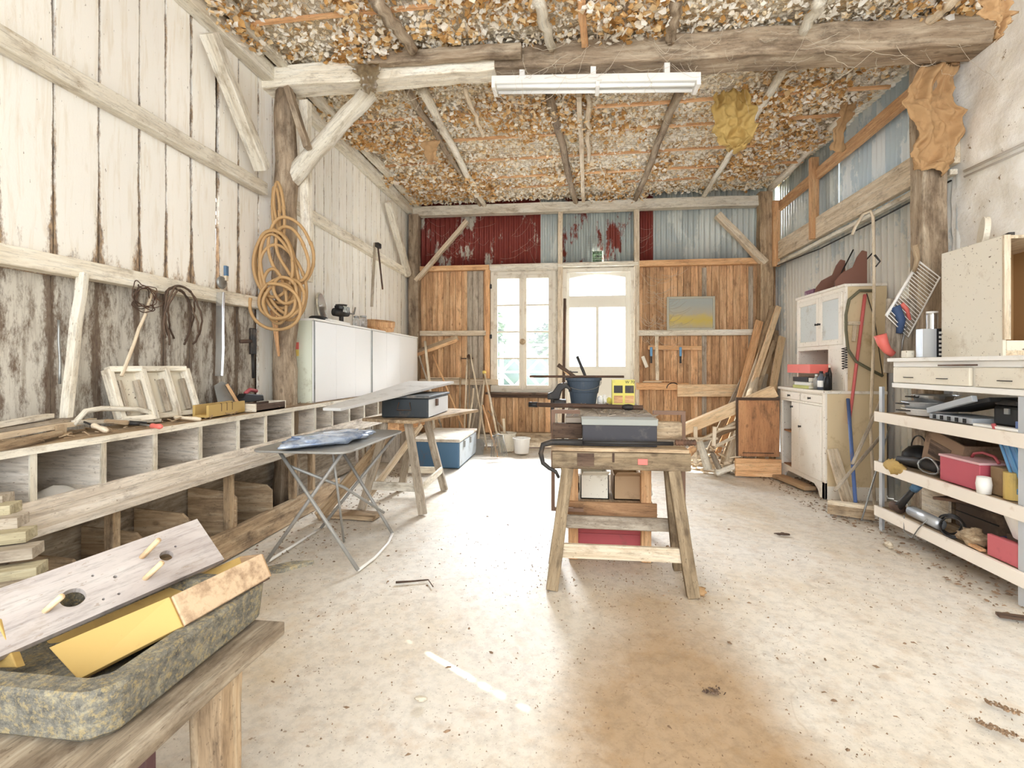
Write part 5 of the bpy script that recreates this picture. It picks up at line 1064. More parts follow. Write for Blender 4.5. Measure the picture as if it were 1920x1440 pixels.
dr_ = MB().bb(HX-.46, HX-.02, h1-.03, h1-.01, .21, .845).build('open_door', inn, t, bev=.003)
mb = MB(); mb.bb(HX-.465, HX-.445, h1-.034, h1-.006, .21, .85); mb.bb(HX-.46, HX-.02, h1-.036, h1-.03, .82, .85); mb.bb(HX-.40, HX-.08, h1-.04, h1-.03, .245, .252); mb.build('edge_moulding', dark, dr_)
t = thing_mesh(MB().plank((HX-.50, h1-.10, .105), (HX-.04, h1-.12, .105), .035, .19), 'stencilled_board', orange, 'short board with faint stencil standing under the open hutch door', 'board', bev=.004)
thing_mesh(MB().plank((HX-.08, h1-.14, .03), (HX+.0, h1-.7, .03), .12, .04, n=6, j=.006), 'sack', card, 'crumpled beige sack on the floor at the far foot of the hutch', 'sack', bev=.01)
# on top of the hutch
for i, (px0, px1, pyb, lb) in enumerate(((1508, 1559, 555, 'brown curved wooden bracket on the hutch top, far one'), (1574, 1627, 536, 'brown curved wooden bracket on the hutch top, near one'))):
    a = at(px0, pyb, x=2.5); b = at(px1, pyb, x=2.62); o = V((2.55, a.y if i == 0 else h0+.30, 1.927)); L = .34-.02*i
    s_ = [(0, 0), (L, 0), (L, .42), (L-.05, .44), (L-.1, .36), (L-.14, .24), (L-.26, .17), (L-.32, .08)]
    yo = 5.36 if i == 0 else 4.96
    thing_mesh(MB().prism([(-x*.78, y*.74) for x, y in s_], .03, o=(2.42, yo, 1.927), ux=(-.95, .25, 0)), 'curved_bracket', paint('red_brown_wood', '#7c4a32', .1, '#94694a', .6), lb, 'bracket', bev=.004)
thing_mesh(MB().bb(2.44, 2.60, 5.42, 5.62, 1.927, 1.985), 'purple_box', paint('purple_print', '#7a3f5e', .3, '#d8c9c8', .5), 'flat purple patterned box beside the far curved bracket', 'box', bev=.004)
for a, b, lb in (((1560, 540), (1600, 468), 'thin dark rod slanting left above the hutch'), ((1574, 537), (1640, 470), 'thin dark rod slanting right above the hutch')):
    p, q = at(*a, x=2.52), at(*b, x=2.74); p.z = 1.93; thing_mesh(MB().tube([p, q], .006, 6), 'iron_rod', iron, lb, 'rod', smooth=True)
# things on the hutch counter
zc_ = .974
t = T('red_tray', 'orange-red plastic tray lying on the books on the hutch', 'tray', (2.31, 5.35, 1.12)); mb = MB(); z0 = 1.125
x0, x1, y0, y1 = 2.22, 2.42, 5.00, 5.5; mb.bb(x0, x1, y0, y1, z0, z0+.01); mb.bb(x0, x0+.01, y0, y1, z0+.01, z0+.085); mb.bb(x1-.01, x1, y0, y1, z0+.01, z0+.085); mb.bb(x0+.01, x1-.01, y0, y0+.01, z0+.01, z0+.085); mb.bb(x0+.01, x1-.01, y1-.01, y1, z0+.01, z0+.085); mb.build('shell', redor, t)
MB().bb(x0+.012, x1-.012, y0+.012, y1-.012, z0+.06, z0+.07).build('lining', paint('red_lining', '#d84b3a', .1), t)
for i, (h, m, lb, dx) in enumerate(((.03, paint('book_green', '#b8b95a', .2), 'thin yellow-green book at the bottom of the pile on the hutch', .0), (.035, whitep, 'white ledger in the middle of the pile on the hutch', .015), (.045, black, 'dark book on top of the pile under the red tray', .0))):
    z = zc_+sum((.03, .035, .045)[:i]); t = T('book', lb, 'book', (2.31, 5.2, z)); MB().bb(2.225+dx, 2.39+dx, 5.05, 5.38, z, z+h).build('cover', m, t, bev=.002); MB().bb(2.23+dx, 2.388+dx, 5.046, 5.05, z+.004, z+h-.004).build('pages', cream, t)
def bottle(x, y, z, r, h, lb, m, capm, nm='bottle', cat='bottle', lab=None):
    t = T(nm, lb, cat, (x, y, z)); MB().lathe([(0, 0), (r, 0), (r, h*.65), (r*.5, h*.8), (r*.4, h*.9), (0, h*.9)], (x, y, z), seg=18).build('body', m, t, smooth=True); MB().lathe([(0, 0), (r*.5, 0), (r*.5, h*.12), (0, h*.12)], (x, y, z+h*.89), seg=14).build('cap', capm, t)
    if lab: MB().lathe([(r+.001, h*.15), (r+.001, h*.5)], (x, y, z), seg=18, cap=False).build('label', lab, t, smooth=True)
bottle(2.27, 4.985, zc_, .024, .14, 'small grey bottle with pale cap standing left before the books', steel, whitep)
bottle(2.28, 4.915, zc_, .03, .17, 'dark grey bottle in the middle of the hutch counter', paint('blue_grey', '#59616e', .2), black, lab=whitep)
bottle(2.30, 4.845, zc_, .03, .16, 'black bottle rightmost on the hutch counter', black, black)
bottle(2.36, 4.93, zc_, .02, .23, 'tall bottle with cream cap behind the dark ones on the hutch', iron, cream)
# hanging on the hutch side
ys_ = h0-.02
p, q = at(1622, 552, y=ys_), at(1592, 795, y=ys_); thing_mesh(MB().pole(p, q, .014, .012, n=6, j=.001), 'red_pole', paint('red_pole_paint', '#d2413a', .2, '#a07060', .5), 'flat red pole hanging on the side of the hutch', 'pole', smooth=True)
t = T('pole_holder', 'small wooden bracket holding the red pole on the hutch side', 'bracket', at(1605, 620, y=ys_)); p = at(1590, 606, y=ys_+.005); MB().plank(p, at(1620, 606, y=ys_+.005), .02, .03).build('arm', pale, t, bev=.003); MB().plank(at(1603, 608, y=ys_+.008), at(1600, 640, y=ys_+.008), .03, .015, ref=(0, 1, 0)).build('stem', pale, t, bev=.003)
P = [at(x, y, y=ys_-.01) for x, y in ((1640, 545), (1612, 545), (1592, 562), (1586, 590), (1586, 620), (1590, 655), (1605, 678), (1630, 692), (1655, 705))]
t = T('scythe_shaft', 'bent dark-green wooden handle hanging on the hutch side', 'scythe', P[0]); MB().tube(P, .013, 8).build('shaft', paint('green_brown', '#6e6a50', .4, '#8a6f50', .7), t, smooth=True); MB().tube([P[-1], at(1640, 600, y=ys_-.01), at(1625, 550, y=ys_-.01)], .004, 6).build('wire', iron, t, smooth=True)
mb = MB(); a, b = at(1583, 652, y=ys_-.02), at(1584, 692, y=ys_-.02)
mb.tube([a.lerp(b, k/90)+V((.02*math.cos(k*.6), .02*math.sin(k*.6), 0)) for k in range(91)], .004, 5); thing_mesh(mb, 'coil_spring', iron, 'dark coiled spring hanging at the front edge of the hutch side', 'spring', smooth=True)
P = [at(x, y, y=4.45) for x, y in ((1598, 440), (1604, 425), (1618, 402), (1632, 396), (1637, 408), (1639, 500), (1638, 650), (1632, 800), (1620, 950))]; P[-1].z = .02; P[-1].y = 4.3
thing_mesh(MB().tube(P, .012, 8), 'hooked_cane', pale, 'very tall thin cane with hooked top standing before the hutch side', 'cane', smooth=True)
p, q = at(1604, 925, y=4.25), at(1590, 748, y=4.66); t = T('push_broom', 'blue-handled push broom standing against the hutch side', 'broom', V((p.x, p.y, 0)))
MB().tube([V((p.x, p.y, .11)), q], .014, 10).build('handle', paint('blue_handle', '#3d5f9c', .15), t, smooth=True); a, b = at(1552, 938, y=4.3), at(1640, 938, y=4.15); a.z = b.z = .095; MB().plank(a, b, .06, .03).build('head_board', pale, t, bev=.004); MB().plank(a-V((0, 0, .05)), b-V((0, 0, .05)), .07, .075, k=.1).build('bristles', dusty, t)
p, q = at(1592, 925, y=4.5), at(1560, 842, y=4.68); p.z = .02; thing_mesh(MB().plank(p, q, .09, .03, ref=(0, 1, 0)), 'timber_board', pale, 'short pale board leaning on the hutch side behind the broom', 'board', bev=.004)
for a, b, m, r, lb in (((1565, 920), (1650, 820), greyb, .012, 'thin grey handle slanting right from the broom head to the shelf'), ((1615, 1000), (1668, 800), steel, .006, 'thin steel rod leaning on the far post of the shelving'), ((1598, 870), (1655, 745), greyb, .012, 'upper grey stick slanting right on the hutch side'),):
    p, q = at(*a, y=4.1), at(*b, y=4.35); p = V((p.x, p.y, max(.01, p.z))) ; thing_mesh(MB().pole(p, q, r, n=4), 'stick', m, lb, 'stick', smooth=True)
# ================================================================ METAL SHELVING
SX0, SX1, S0, S1 = 2.215, 2.68, 2.745, 3.92
t = T('shelving_unit', 'galvanised angle-iron shelving with pale wooden edges along the right wall', 'shelf', ((SX0+SX1)/2, (S0+S1)/2, 0))
gal = paint('galvanised_steel', '#c3c7cb', .2, '#93897a', .4, .6)
for x in (SX0, SX1):
    for y in (S0, S1):
        sx = 1 if x == SX0 else -1; sy = 1 if y == S0 else -1; mb = MB(); mb.bb(min(x, x+sx*.035), max(x, x+sx*.035), y-.0015, y+.0015, 0, 1.045); mb.bb(x-.0015, x+.0015, min(y, y+sy*.035), max(y, y+sy*.035), 0, 1.045); mb.build('post', gal, t)
for zt in (.862, .50, .175):
    MB().bb(SX0+.005, SX1, S0+.002, S1-.002, zt-.02, zt-.005).build('shelf_board', dusty, t)
    MB().plank((SX0-.014, S0-.03, zt-.035), (SX0-.014, S1+.02, zt-.035), .022, .072, n=6, j=.0006).build('edge_board', paint('edge_board_paint', '#efe3d2', .15, '#c4a988', .8), t, bev=.002)
    mb = MB(); mb.bb(SX0+.005, SX1, S1-.008, S1-.003, zt-.075, zt-.022); mb.bb(SX0+.005, SX1, S0+.003, S0+.008, zt-.075, zt-.022); mb.build('end_bar', iron, t)
# white drawer unit on the shelving
t = T('drawer_unit', 'low white two-drawer unit lying on top of the shelving', 'drawers', (2.45, 3.2, 1.047)); x0, x1, y0, y1, z0, z1 = 2.205, 2.70, 2.35, 3.76, 1.047, 1.25
mb = MB(); mb.bb(x0+.02, x1, y0, y1, z0+.03, z1-.025); mb.build('carcass', whitep, t)
mb = MB(); mb.bb(x0-.02, x1, y0-.02, y1+.02, z1-.025, z1); mb.build('top', whitep, t, bev=.004); mb = MB(); mb.bb(x0, x1, y0, y1, z0, z0+.032); mb.build('base_rail', whitep, t, bev=.004)
MB().bb(x0+.01, x0+.022, y0, y1, z1-.06, z1-.026).build('upper_rail', whitep, t, bev=.002)
yd = at(1824, 700, x=x0).y
for a, b in ((yd+.02, y1-.02), (y0+.03, yd-.02)):
    d = MB().bb(x0-.004, x0+.018, a, b, z0+.036, z1-.062).build('drawer', cream, t, bev=.005)
    for f in ((.3, .75) if b > 3.5 else (.35, .7)): y = a+(b-a)*f; MB().tube([(x0-.004, y-.04, 1.12), (x0-.02, y-.03, 1.12), (x0-.02, y+.03, 1.12), (x0-.004, y+.04, 1.12)], .003, 6).build('handle', iron, d, smooth=True)
MB().tube([(x0-.015, yd-.05, z1-.048), (x0-.015, yd+.24, z1-.05)], .005, 6).build('rail_rod', rust, t, smooth=True)
# big cabinet carcass on top
t = T('open_cabinet', 'big cream cabinet carcass standing open towards the camera on the drawer unit', 'cabinet', (2.57, 3.3, 1.25)); x0, x1, y0, y1, z0, z1 = 2.36, 2.78, 3.06, 3.52, 1.252, 1.92
MB().bb(x0, x0+.018, y0, y1, z0, z1).build('side_panel', cream, t, bev=.002); MB().bb(x0+.018, x1, y0, y1, z1-.018, z1).build('top_board', pale, t); MB().bb(x0+.018, x1, y0, y1, z0, z0+.03).build('bottom_board', pale, t); hard = paint('hardboard', '#a5793a', .2, '#8a5f2c', .9)
mb = MB(); mb.bb(x0+.018, x1, y1-.01, y1, z0+.03, z1-.018); mb.bb(x1-.012, x1, y0, y1-.01, z0+.03, z1-.018); mb.build('inner_panel', hard, t); MB().bb(x0+.018, x1, y0-.004, y0+.03, z0+.03, z0+.085).build('lower_lip', cream, t)
MB().bb(x0-.002, x0+.03, y0-.014, y0, z0+.09, z1).build('edge_strip', pale, t)
MB().lathe([(.035, 0), (.05, .0), (.052, .05), (.03, .06)], (2.54, 3.0, 1.80), ax=(0, -1, -.1), seg=18).build('pipe_collar', paint('collar_brown', '#6a4a40', .3), t, smooth=True)
thing_mesh(MB().box((2.46, 3.25, 1.367), (.05, .08, .045)), 'small_box', iron, 'little dark box on the bottom of the open cabinet', 'box', bev=.003)
c = V((2.60, 3.60, 1.93)); thing_mesh(MB().prism([(.1*math.cos(k*math.pi/16), .1+.1*math.sin(k*math.pi/16)) for k in range(32)], .03, o=V((2.52, 3.42, 1.923)), ux=(.5, 1, 0), uy=(.12, 0, 1)), 'wooden_disc', cream, 'round cream wooden disc standing on top of the open cabinet', 'disc', bev=.003)
thing_mesh(MB().plank((2.42, 3.08, 1.932), (2.50, 3.35, 1.932), .03, .02), 'file', iron, 'dark tool lying on top of the open cabinet', 'tool', bev=.003)
# stack of electrics left of it
t = T('control_box', 'narrow white and black control box standing left of the open cabinet', 'box', (2.36, 3.58, 1.25)); MB().bb(2.27, 2.36, 3.56, 3.62, 1.252, 1.44).build('casing', gal, t, bev=.003); MB().bb(2.362, 2.40, 3.555, 3.62, 1.252, 1.44).build('dark_side', black, t)
for k in range(6): MB().bb(2.368, 2.396, 3.551, 3.556, 1.265+k*.028, 1.28+k*.028).build('terminal', whitep, t)
c = V((2.41, 3.68, 1.252)); t = T('spray_can', 'tall silver can behind the narrow control box', 'can', c); MB().lathe([(0, 0), (.032, 0), (.032, .29), (.03, .3), (0, .3)], c, seg=20).build('body', chrome, t, smooth=False); MB().lathe([(0, 0), (.033, .0), (.033, .012), (0, .012)], c+V((0, 0, .30)), seg=20).build('lid', whitep, t)
thing_mesh(MB().bb(2.24, 2.29, 3.66, 3.72, 1.252, 1.30), 'small_carton', cream, 'little cream carton at the far corner of the drawer unit', 'box', bev=.004)
# wire rack hanging
t = T('wire_rack', 'white wire oven rack hanging tilted on the post', 'rack', at(1710, 560, y=3.95)); A0, A1, A2, A3 = at(1723, 490, y=3.97), at(1762, 520, y=3.97), at(1702, 632, y=3.95), at(1662, 592, y=3.95); mb = MB()
mb.tube([A0, A1, A2, A3, A0], .006, 6); mb.tube([A0, A3], .011, 6); mb.build('border', whitep, t, smooth=True)
for k in range(1, 20): a = A0.lerp(A3, k/20); b = A1.lerp(A2, k/20); MB().tube([a, b], .003, 5).build('bar', whitep, t)
for nm, m, lb, P, r, c_ in (('rubber_boot', redor, 'orange-red curved plastic scoop hanging below the wire rack', ((1650, 628), (1656, 645), (1663, 656), (1674, 664)), .042, 'scoop'), ('red_tube', redor, 'short red tube behind the corner of the wire rack', ((1690, 570), (1700, 580), (1706, 600)), .018, 'tube'), ('leather_strap', dusty, 'brown leather strap hanging over the post above the wire rack', ((1715, 460), (1720, 485), (1714, 510)), .022, 'strap'), ('blue_glove', paint('navy_cloth', '#2d4a75', .2), 'dark blue cloth hanging behind the wire rack', ((1678, 575), (1690, 600), (1686, 625)), .035, 'cloth'), ('metal_hook', steel, 'bent pale metal hook hanging beneath the wire rack', ((1700, 610), (1692, 640), (1690, 668)), .008, 'hook'), ('iron_shackle', iron, 'dark iron ring hanging on the sheet wall near the hutch top', ((1640, 478), (1650, 490), (1642, 500)), .008, 'hook')):
    thing_mesh(MB().tube([at(*p, y=3.955) for p in P], r, 8, r1=r*.6), nm if nm != 'rubber_boot' else 'plastic_scoop', m, lb, c_, smooth=True)
thing_mesh(MB().plank(at(1685, 700, y=3.98), at(1690, 560, y=3.98), .2, .02, ref=(0, 1, 0)), 'backing_plank', grey, 'weathered plank fixed beside the right post behind the wire rack', 'board', bev=.003)
# ---- contents: top shelf
zt = .864
def pan(x, y, z, r, h, lb, m, nm='pan'):
    t = T(nm, lb, 'pan', (x, y, z)); MB().lathe([(0, 0), (r*.85, 0), (r, h), (r+.01, h), (r+.008, h+.004), (r-.006, h+.002), (r*.83, .005), (0, .005)], (x, y, z), seg=28).build('body', m, t, smooth=False); MB().tube([(x-r*.9, y-.02, z+h*.7), (x-r*1.3, y-.03, z+h*.75), (x-r*1.3, y+.03, z+h*.75), (x-r*.9, y+.02, z+h*.7)], .005, 6).build('handle', iron, t, smooth=True)
pan(2.40, 3.68, zt, .15, .04, 'lowest white enamel pan on the top shelf', whitep); pan(2.39, 3.69, zt+.045, .14, .04, 'middle pale metal pan in the stack on the top shelf', gal); pan(2.42, 3.66, zt+.09, .13, .045, 'uppermost shiny pan with dark rim on the top shelf', chrome)
t = T('tool_case', 'open grey plastic case gaping sideways on the top shelf', 'case', (2.4, 3.2, zt)); gc = paint('grey_plastic', '#a9aeb3', .1, '#7c7a76', .5)
MB().bb(2.235, 2.45, 3.10, 3.44, zt, zt+.035).build('lower_shell', gc, t, bev=.005); MB().plank((2.235, 3.44, zt+.05), (2.235, 3.08, zt+.15), .03, .035, ref=(0, 0, 1)).build('upper_rim', gc, t, bev=.004)
MB().plank((2.36, 3.43, zt+.055), (2.36, 3.0, zt+.15), .22, .025, ref=(0, 0, 1)).build('lid', black, t, bev=.004)
for k in range(5): MB().bb(2.229, 2.236, 3.14+k*.06, 3.16+k*.06, zt+.005, zt+.03).build('clip', black, t)
t = T('machine_case', 'black power tool case filling the top shelf behind the grey case', 'case', (2.5, 3.0, zt)); MB().bb(2.30, 2.62, 2.86, 3.05, zt, zt+.12).build('body', black, t, bev=.02); MB().bb(2.3, 2.6, 2.9, 3.04, zt+.12, zt+.15).build('lid', iron, t, bev=.01); MB().box((2.296, 2.95, zt+.09), (.008, .03, .03)).build('latch', steel, t)
thing_mesh(MB().plank((2.235, 3.06, zt+.007), (2.235, 2.78, zt+.007), .05, .014), 'plastic_ruler', whitep, 'white flat strip lying on the front of the top shelf', 'strip', bev=.002)
thing_mesh(MB().tube([(2.215, 2.93, zt+.025), (2.215, 2.915, zt-.01)], .01, 8), 'red_clip', red, 'small red clip on the front edge of the top shelf', 'clip', smooth=True)
thing_mesh(MB().bb(2.24, 2.34, 2.76, 2.83, zt, zt+.05), 'blue_carton', paint('blue_print', '#3b62a8', .3, '#cfd6e4', .4), 'small blue printed carton at the near end of the top shelf', 'box', bev=.002)
# ---- middle shelf
zt = .502
t = T('cardboard_box', 'torn brown cardboard box tilted on the middle shelf', 'box', (2.45, 3.42, zt)); R = Matrix.Rotation(.25, 3, 'X'); bc = paint('dark_cardboard', '#8d6e50', .4, '#3d2c20', .9)
o = V((2.45, 3.42, zt+.15)); 
for c, s_ in (((-.15, 0, 0), (.01, .32, .22)), ((.15, 0, 0), (.01, .32, .22)), ((0, .155, 0), (.3, .01, .22)), ((0, -.155, 0), (.3, .01, .22)), ((0, 0, -.105), (.3, .32, .01))): MB().box(o+R @ V(c), s_, R=R).build('panel', bc, t)
MB().box(o+V((-.157, .02, .0)), (.004, .18, .10), R=R).build('printed_label', dark, t)
c = V((2.38, 3.76, zt)); t = T('kettle', 'black enamel kettle at the far end of the middle shelf', 'kettle', c); MB().lathe([(0, 0), (.085, 0), (.1, .03), (.095, .09), (.06, .13), (.03, .14), (0, .145)], c, seg=24).build('body', black, t, smooth=True); MB().tube([c+V((0, .08*math.cos(a), .12+.09*math.sin(a))) for a in [math.pi*k/10 for k in range(11)]], .005, 6).build('handle', iron, t, smooth=True)
thing_mesh(MB().sphere((2.20, 3.72, .50), .075, 18, (.35, 1.4, .75), j=.5), 'yellow_rag', olive, 'crumpled ochre rag over the edge of the middle shelf', 'rag', smooth=True)
t = T('hand_drill', 'dark hand drill with grey cable on the middle shelf edge', 'drill', (2.27, 3.55, zt)); MB().tube([(2.21, 3.70, zt+.05), (2.27, 3.58, zt+.055), (2.29, 3.42, zt+.055)], .028, 10, r1=.04).build('body', iron, t, smooth=True)
MB().tube([V((2.24+.01*math.sin(k), 3.45+.09*math.cos(k*.52), zt+.06+.05*math.sin(k*.52))) for k in range(26)], .005, 6).build('cable', steel, t, smooth=True); MB().sphere((2.3, 3.38, zt+.05), .05, 12, (1, .7, 1)).build('motor', rust, t, smooth=True)
t = T('cash_box', 'crimson metal box with red carrying handle on the middle shelf', 'box', (2.33, 3.2, zt)); MB().bb(2.23, 2.42, 3.04, 3.34, zt, zt+.145).build('body', paint('crimson', '#b8233f', .08, '#8a4a4a', .45), t, bev=.004); MB().bb(2.225, 2.425, 3.035, 3.345, zt+.145, zt+.158).build('lid', paint('pink_dust', '#dba6a6', .3, '#c46a70', .6), t, bev=.002)
MB().tube([(2.32, 3.03, zt+.158), (2.32, 3.06, zt+.19), (2.32, 3.14, zt+.2), (2.32, 3.20, zt+.185), (2.32, 3.22, zt+.158)], .008, 8).build('handle', red, t, smooth=True)
thing_mesh(MB().bb(2.45, 2.62, 2.8, 3.1, zt, zt+.26), 'white_sack', whitep, 'big whitish crumpled sack at the back of the middle shelf', 'sack', bev=.04)
c = V((2.222, 3.06, zt+.0)); c.x = 2.19+.0; c = V((2.222, 3.0, zt)); thing_mesh(MB().lathe([(0, 0), (.03, 0), (.035, .05), (.03, .09), (.026, .09), (.028, .01), (0, .01)], c+V((.0, .0, .0)), seg=18), 'paper_cup', whitep, 'small white cup before the crimson box', 'cup', smooth=True)
thing_mesh(MB().bb(2.26, 2.35, 2.93, 3.01, zt, zt+.15), 'brown_carton', paint('brown_carton_p', '#8f7048', .3, '#6a4f30', .8), 'torn brown carton right of the crimson box', 'box', bev=.004)
thing_mesh(MB().lathe([(0, 0), (.035, 0), (.035, .14), (0, .14)], (2.27, 2.885, zt), seg=20), 'yellow_tin', paint('ochre_tin', '#c9a53a', .3, '#8c7a3a', .5), 'upright ochre tin between the carton and the blue box', 'tin', smooth=False)
t = T('ribbed_plastic_box', 'bright blue ribbed plastic box tilted at the near end of the middle shelf', 'box', (2.3, 2.82, zt)); R = Matrix.Rotation(-.42, 3, 'X'); o = V((2.36, 2.83, zt+.195)); MB().box(o, (.16, .18, .3), R=R).build('body', paint('light_blue_plastic', '#6fb0e0', .06, '#5a8ab0', .4), t, bev=.012)
for k in (-.04, .0, .04): MB().box(o+R @ V((-.092, k+.04, 0)), (.008, .014, .28), R=R).build('rib', sky_b, t, bev=.002)
MB().box(o+R @ V((0, -.105, 0)), (.17, .012, .28), R=R).build('dark_face', sky_b, t, bev=.003)
# ---- bottom shelf
zt = .177
t = T('cordless_driver', 'grey and blue power driver lying tilted on the bottom shelf', 'driver', at(1690, 950, x=2.24)); a, b = at(1684, 957, x=2.24), at(1722, 908, x=2.26); a.z = zt+.035
MB().tube([a, a.lerp(b, .25), a.lerp(b, .8)], .03, 12, r1=.016).build('body', iron, t, smooth=True); MB().tube([a.lerp(b, .78), b], .026, 12, r1=.03).build('cap', blue, t, smooth=True); MB().tube([a+V((0, .05, 0)), a-V((0, .03, 0))], .034, 12).build('collar', rust, t, smooth=True)
thing_mesh(MB().tube([(2.27, 3.66, zt+.04), (2.26, 3.38, zt+.035)], .036, 14), 'grey_pipe', gal, 'short grey pipe lying on the bottom shelf beside the driver', 'pipe', smooth=True)
t = T('suitcase', 'old dark suitcase at the back of the bottom shelf', 'suitcase', (2.5, 3.2, zt)); MB().bb(2.42, 2.66, 3.14, 3.5, zt, zt+.17).build('body', paint('worn_brown_leather', '#5c4a3c', .4, '#8b6f52', .7), t, bev=.02); MB().bb(2.415, 2.42, 3.16, 3.48, zt+.1, zt+.105).build('seam', black, t); MB().plank((2.36, 3.45, zt+.19), (2.45, 3.10, zt+.24), .25, .02).build('lid', rust, t, bev=.006)
mb = MB(); random.seed(9)
for k in range(5):
    c = V((2.25+.012*k, 3.27+.02*k, zt+.05)); rr = ru(.07, .12); mb.tube([c+V((ru(-.003, .003)+.02*math.sin(a), rr*math.cos(a), .055*math.sin(a))) for a in [2*math.pi*i/24 for i in range(25)]], .005, 6)
mb.build('cable_coil', iron, None, 'loops of dark electric cable on the bottom shelf', 'cable', smooth=True)
P = [(2.2, 3.62, zt+.02), (2.185, 3.60, zt-.08), (2.185, 3.52, zt-.1), (2.185, 3.46, zt-.02), (2.2, 3.4, zt+.06)]; thing_mesh(MB().tube(P, .0035, 6), 'cord', steel, 'thin grey cord drooping over the bottom shelf edge', 'cord', smooth=True)
thing_mesh(MB().sphere((2.27, 3.13, zt+.045), .06, 18, (1, 1.2, .7), j=.6), 'straw_ball', dusty, 'round ball of dusty fibre on the bottom shelf', 'ball', smooth=True)
pan(2.44, 3.05, zt, .08, .05, 'blue enamel pot on the bottom shelf behind the fibre ball', paint('enamel_blue', '#2d4a7a', .2), 'pot')
t = T('white_basin', 'cracked white basin at the near end of the bottom shelf', 'basin', (2.36, 2.72, zt)); MB().lathe([(0, 0), (.1, 0), (.14, .12), (.145, .12), (.135, .115), (.095, .008), (0, .008)], (2.38, 2.86, zt+.12), seg=24).build('bowl', whitep, t, smooth=False)
MB().bb(2.31, 2.5, 2.77, 2.97, zt, zt+.12).build('stand', dark, t)
t = T('red_tin_box', 'open red tin tray standing on edge at the near end of the bottom shelf', 'tray', (2.25, 2.72, zt)); MB().bb(2.222, 2.245, 2.78, 2.98, zt, zt+.115).build('side', paint('pinkish_red', '#c4414a', .2, '#8c3a3c', .5), t, bev=.004); MB().bb(2.245, 2.295, 2.79, 2.97, zt, zt+.1).build('inner', red, t)
thing_mesh(MB().plank((2.235, 3.12, zt+.01), (2.225, 3.01, zt+.01), .03, .015), 'wood_offcut', orange, 'small orange offcut on the bottom shelf before the red tray', 'offcut', bev=.002)
for k, (y0, y1, h, m, lb) in enumerate(((3.55, 3.8, .2, pale, 'pale board end standing behind the power driver'), (3.5, 3.75, .12, dusty, 'brown wooden box behind the grey pipe'))):
    thing_mesh(MB().bb(2.42+.1*k, 2.44+.12*k, y0, y1, zt, zt+h), 'wood_block', m, lb, 'block', bev=.003)
# ================================================================ FLOOR LITTER
random.seed(44); mb = MB()
def chip(mb, x, y, s0, s1):
    a = ru(0, 6.3); L = ru(s0, s1); w_ = L*ru(.15, .7); c = V((x, y, .005)); R = Matrix.Rotation(a, 3, 'Z') @ Matrix.Rotation(ru(-.3, .3), 3, 'X'); b = [(-.5, -.3), (.1, -.5), (.5, 0), (.2, .5), (-.4, .35)]
    mb.add([c+R @ V((p*L, q*w_, ru(0, .006))) for p, q in b]+[c+V((0, 0, .007+L*.08))], [(i, (i+1) % 5, 5) for i in range(5)], [(0, 0, 0)]*6)
for k in range(3200):
    y = ru(.6, 7.2) if rnd() < .4 else ru(.8, 3.5); x = ru(-2.1, 2.2)
    if NZ.noise(V((x*1.5, y*1.5, 3))) < ru(-.5, .35): continue
    chip(mb, x, y, .003, .009 if rnd() < .9 else .03)
for k in range(400): chip(mb, random.gauss(.3, .35), random.gauss(2.8, .3), .003, .014)
for k in range(700): y = ru(2.5, 5.6); chip(mb, ru(2.05, 2.6)-(y > 4)*.1, y, .006, .04)
for k in range(500): chip(mb, ru(-2.1, -1.7)+abs(random.gauss(0, .12)), ru(1.5, 5.5), .006, .03)
mb.build('floor_litter', paint('litter_brown', '#86684a', .3, '#55402c', .95, hv=.5), None, 'dry leaf and wood crumbs scattered over the dusty floor', 'litter', kind='stuff', keep=True)
def lit(name, lb, cat, px, py, r, sc, m, j=.4): c = at(px, py, z=.0); c.z = r*sc[2]*.9; thing_mesh(MB().sphere(c, r, 12, sc, j=j), name, m, lb, cat, smooth=True)
lit('crumpled_paper', 'scrap of yellowish paper at the right foot of the front trestle', 'paper', 1308, 1114, .035, (1.3, .8, .5), paper, .8)
lit('bone_chip', 'small pale chip on the floor left of the sun streak', 'chip', 790, 1314, .014, (1.6, .8, .6), whit)
lit('stone', 'small wrapped lump on the floor before the shelving', 'lump', 1666, 1027, .025, (1.1, .9, .8), pale, .8)
lit('dead_leaf', 'dark curled leaf on the floor right of the workbench', 'leaf', 1467, 1003, .03, (1.6, .7, .25), dark, .8)
c = [at(x, y, z=.008) for x, y in ((742, 1092), (770, 1090), (803, 1087), (812, 1100))]; thing_mesh(MB().tube(c, .006, 6, r1=.003, j=.2), 'twig', dark, 'thin dark twig lying on the floor left of the trestle', 'twig', smooth=True)
p, q = at(1870, 1152, z=.012), at(1925, 1160, z=.012); thing_mesh(MB().plank(p, q+(q-p)*.5, .04, .012, n=4, j=.002), 'lath', dark, 'dark splinter of wood lying by the near foot of the shelving', 'lath')
for i, (px, py, n_, lb) in enumerate(((1880, 1330, 60, 'clump of brown bark crumbs low at the right picture edge, upper one'), (1872, 1372, 70, 'clump of brown bark crumbs low at the right picture edge, lower one'), (1335, 1300, 26, 'small dark clump of sawdust on the floor below the trestle'))):
    mb = MB(); c = at(px, py, z=0); an = -.7 if i < 2 else .3
    for k in range(n_): u = random.gauss(0, .035 if i < 2 else .02); v = random.gauss(0, .008 if i < 2 else .012); chip(mb, c.x+u*math.cos(an)-v*math.sin(an), c.y+u*math.sin(an)+v*math.cos(an), .006, .022)
    mb.build('bark_crumbs', dark if i == 2 else wood('bark_brown', ('#6b4f35', '#8f6f4c', '#b08c64')), None, lb, 'litter', kind='stuff', keep=True)
mb = MB()
P = [(2.0, 3.95), (2.35, 3.9), (2.55, 3.7), (2.3, 3.0), (2.05, 3.2), (2.12, 3.6)]
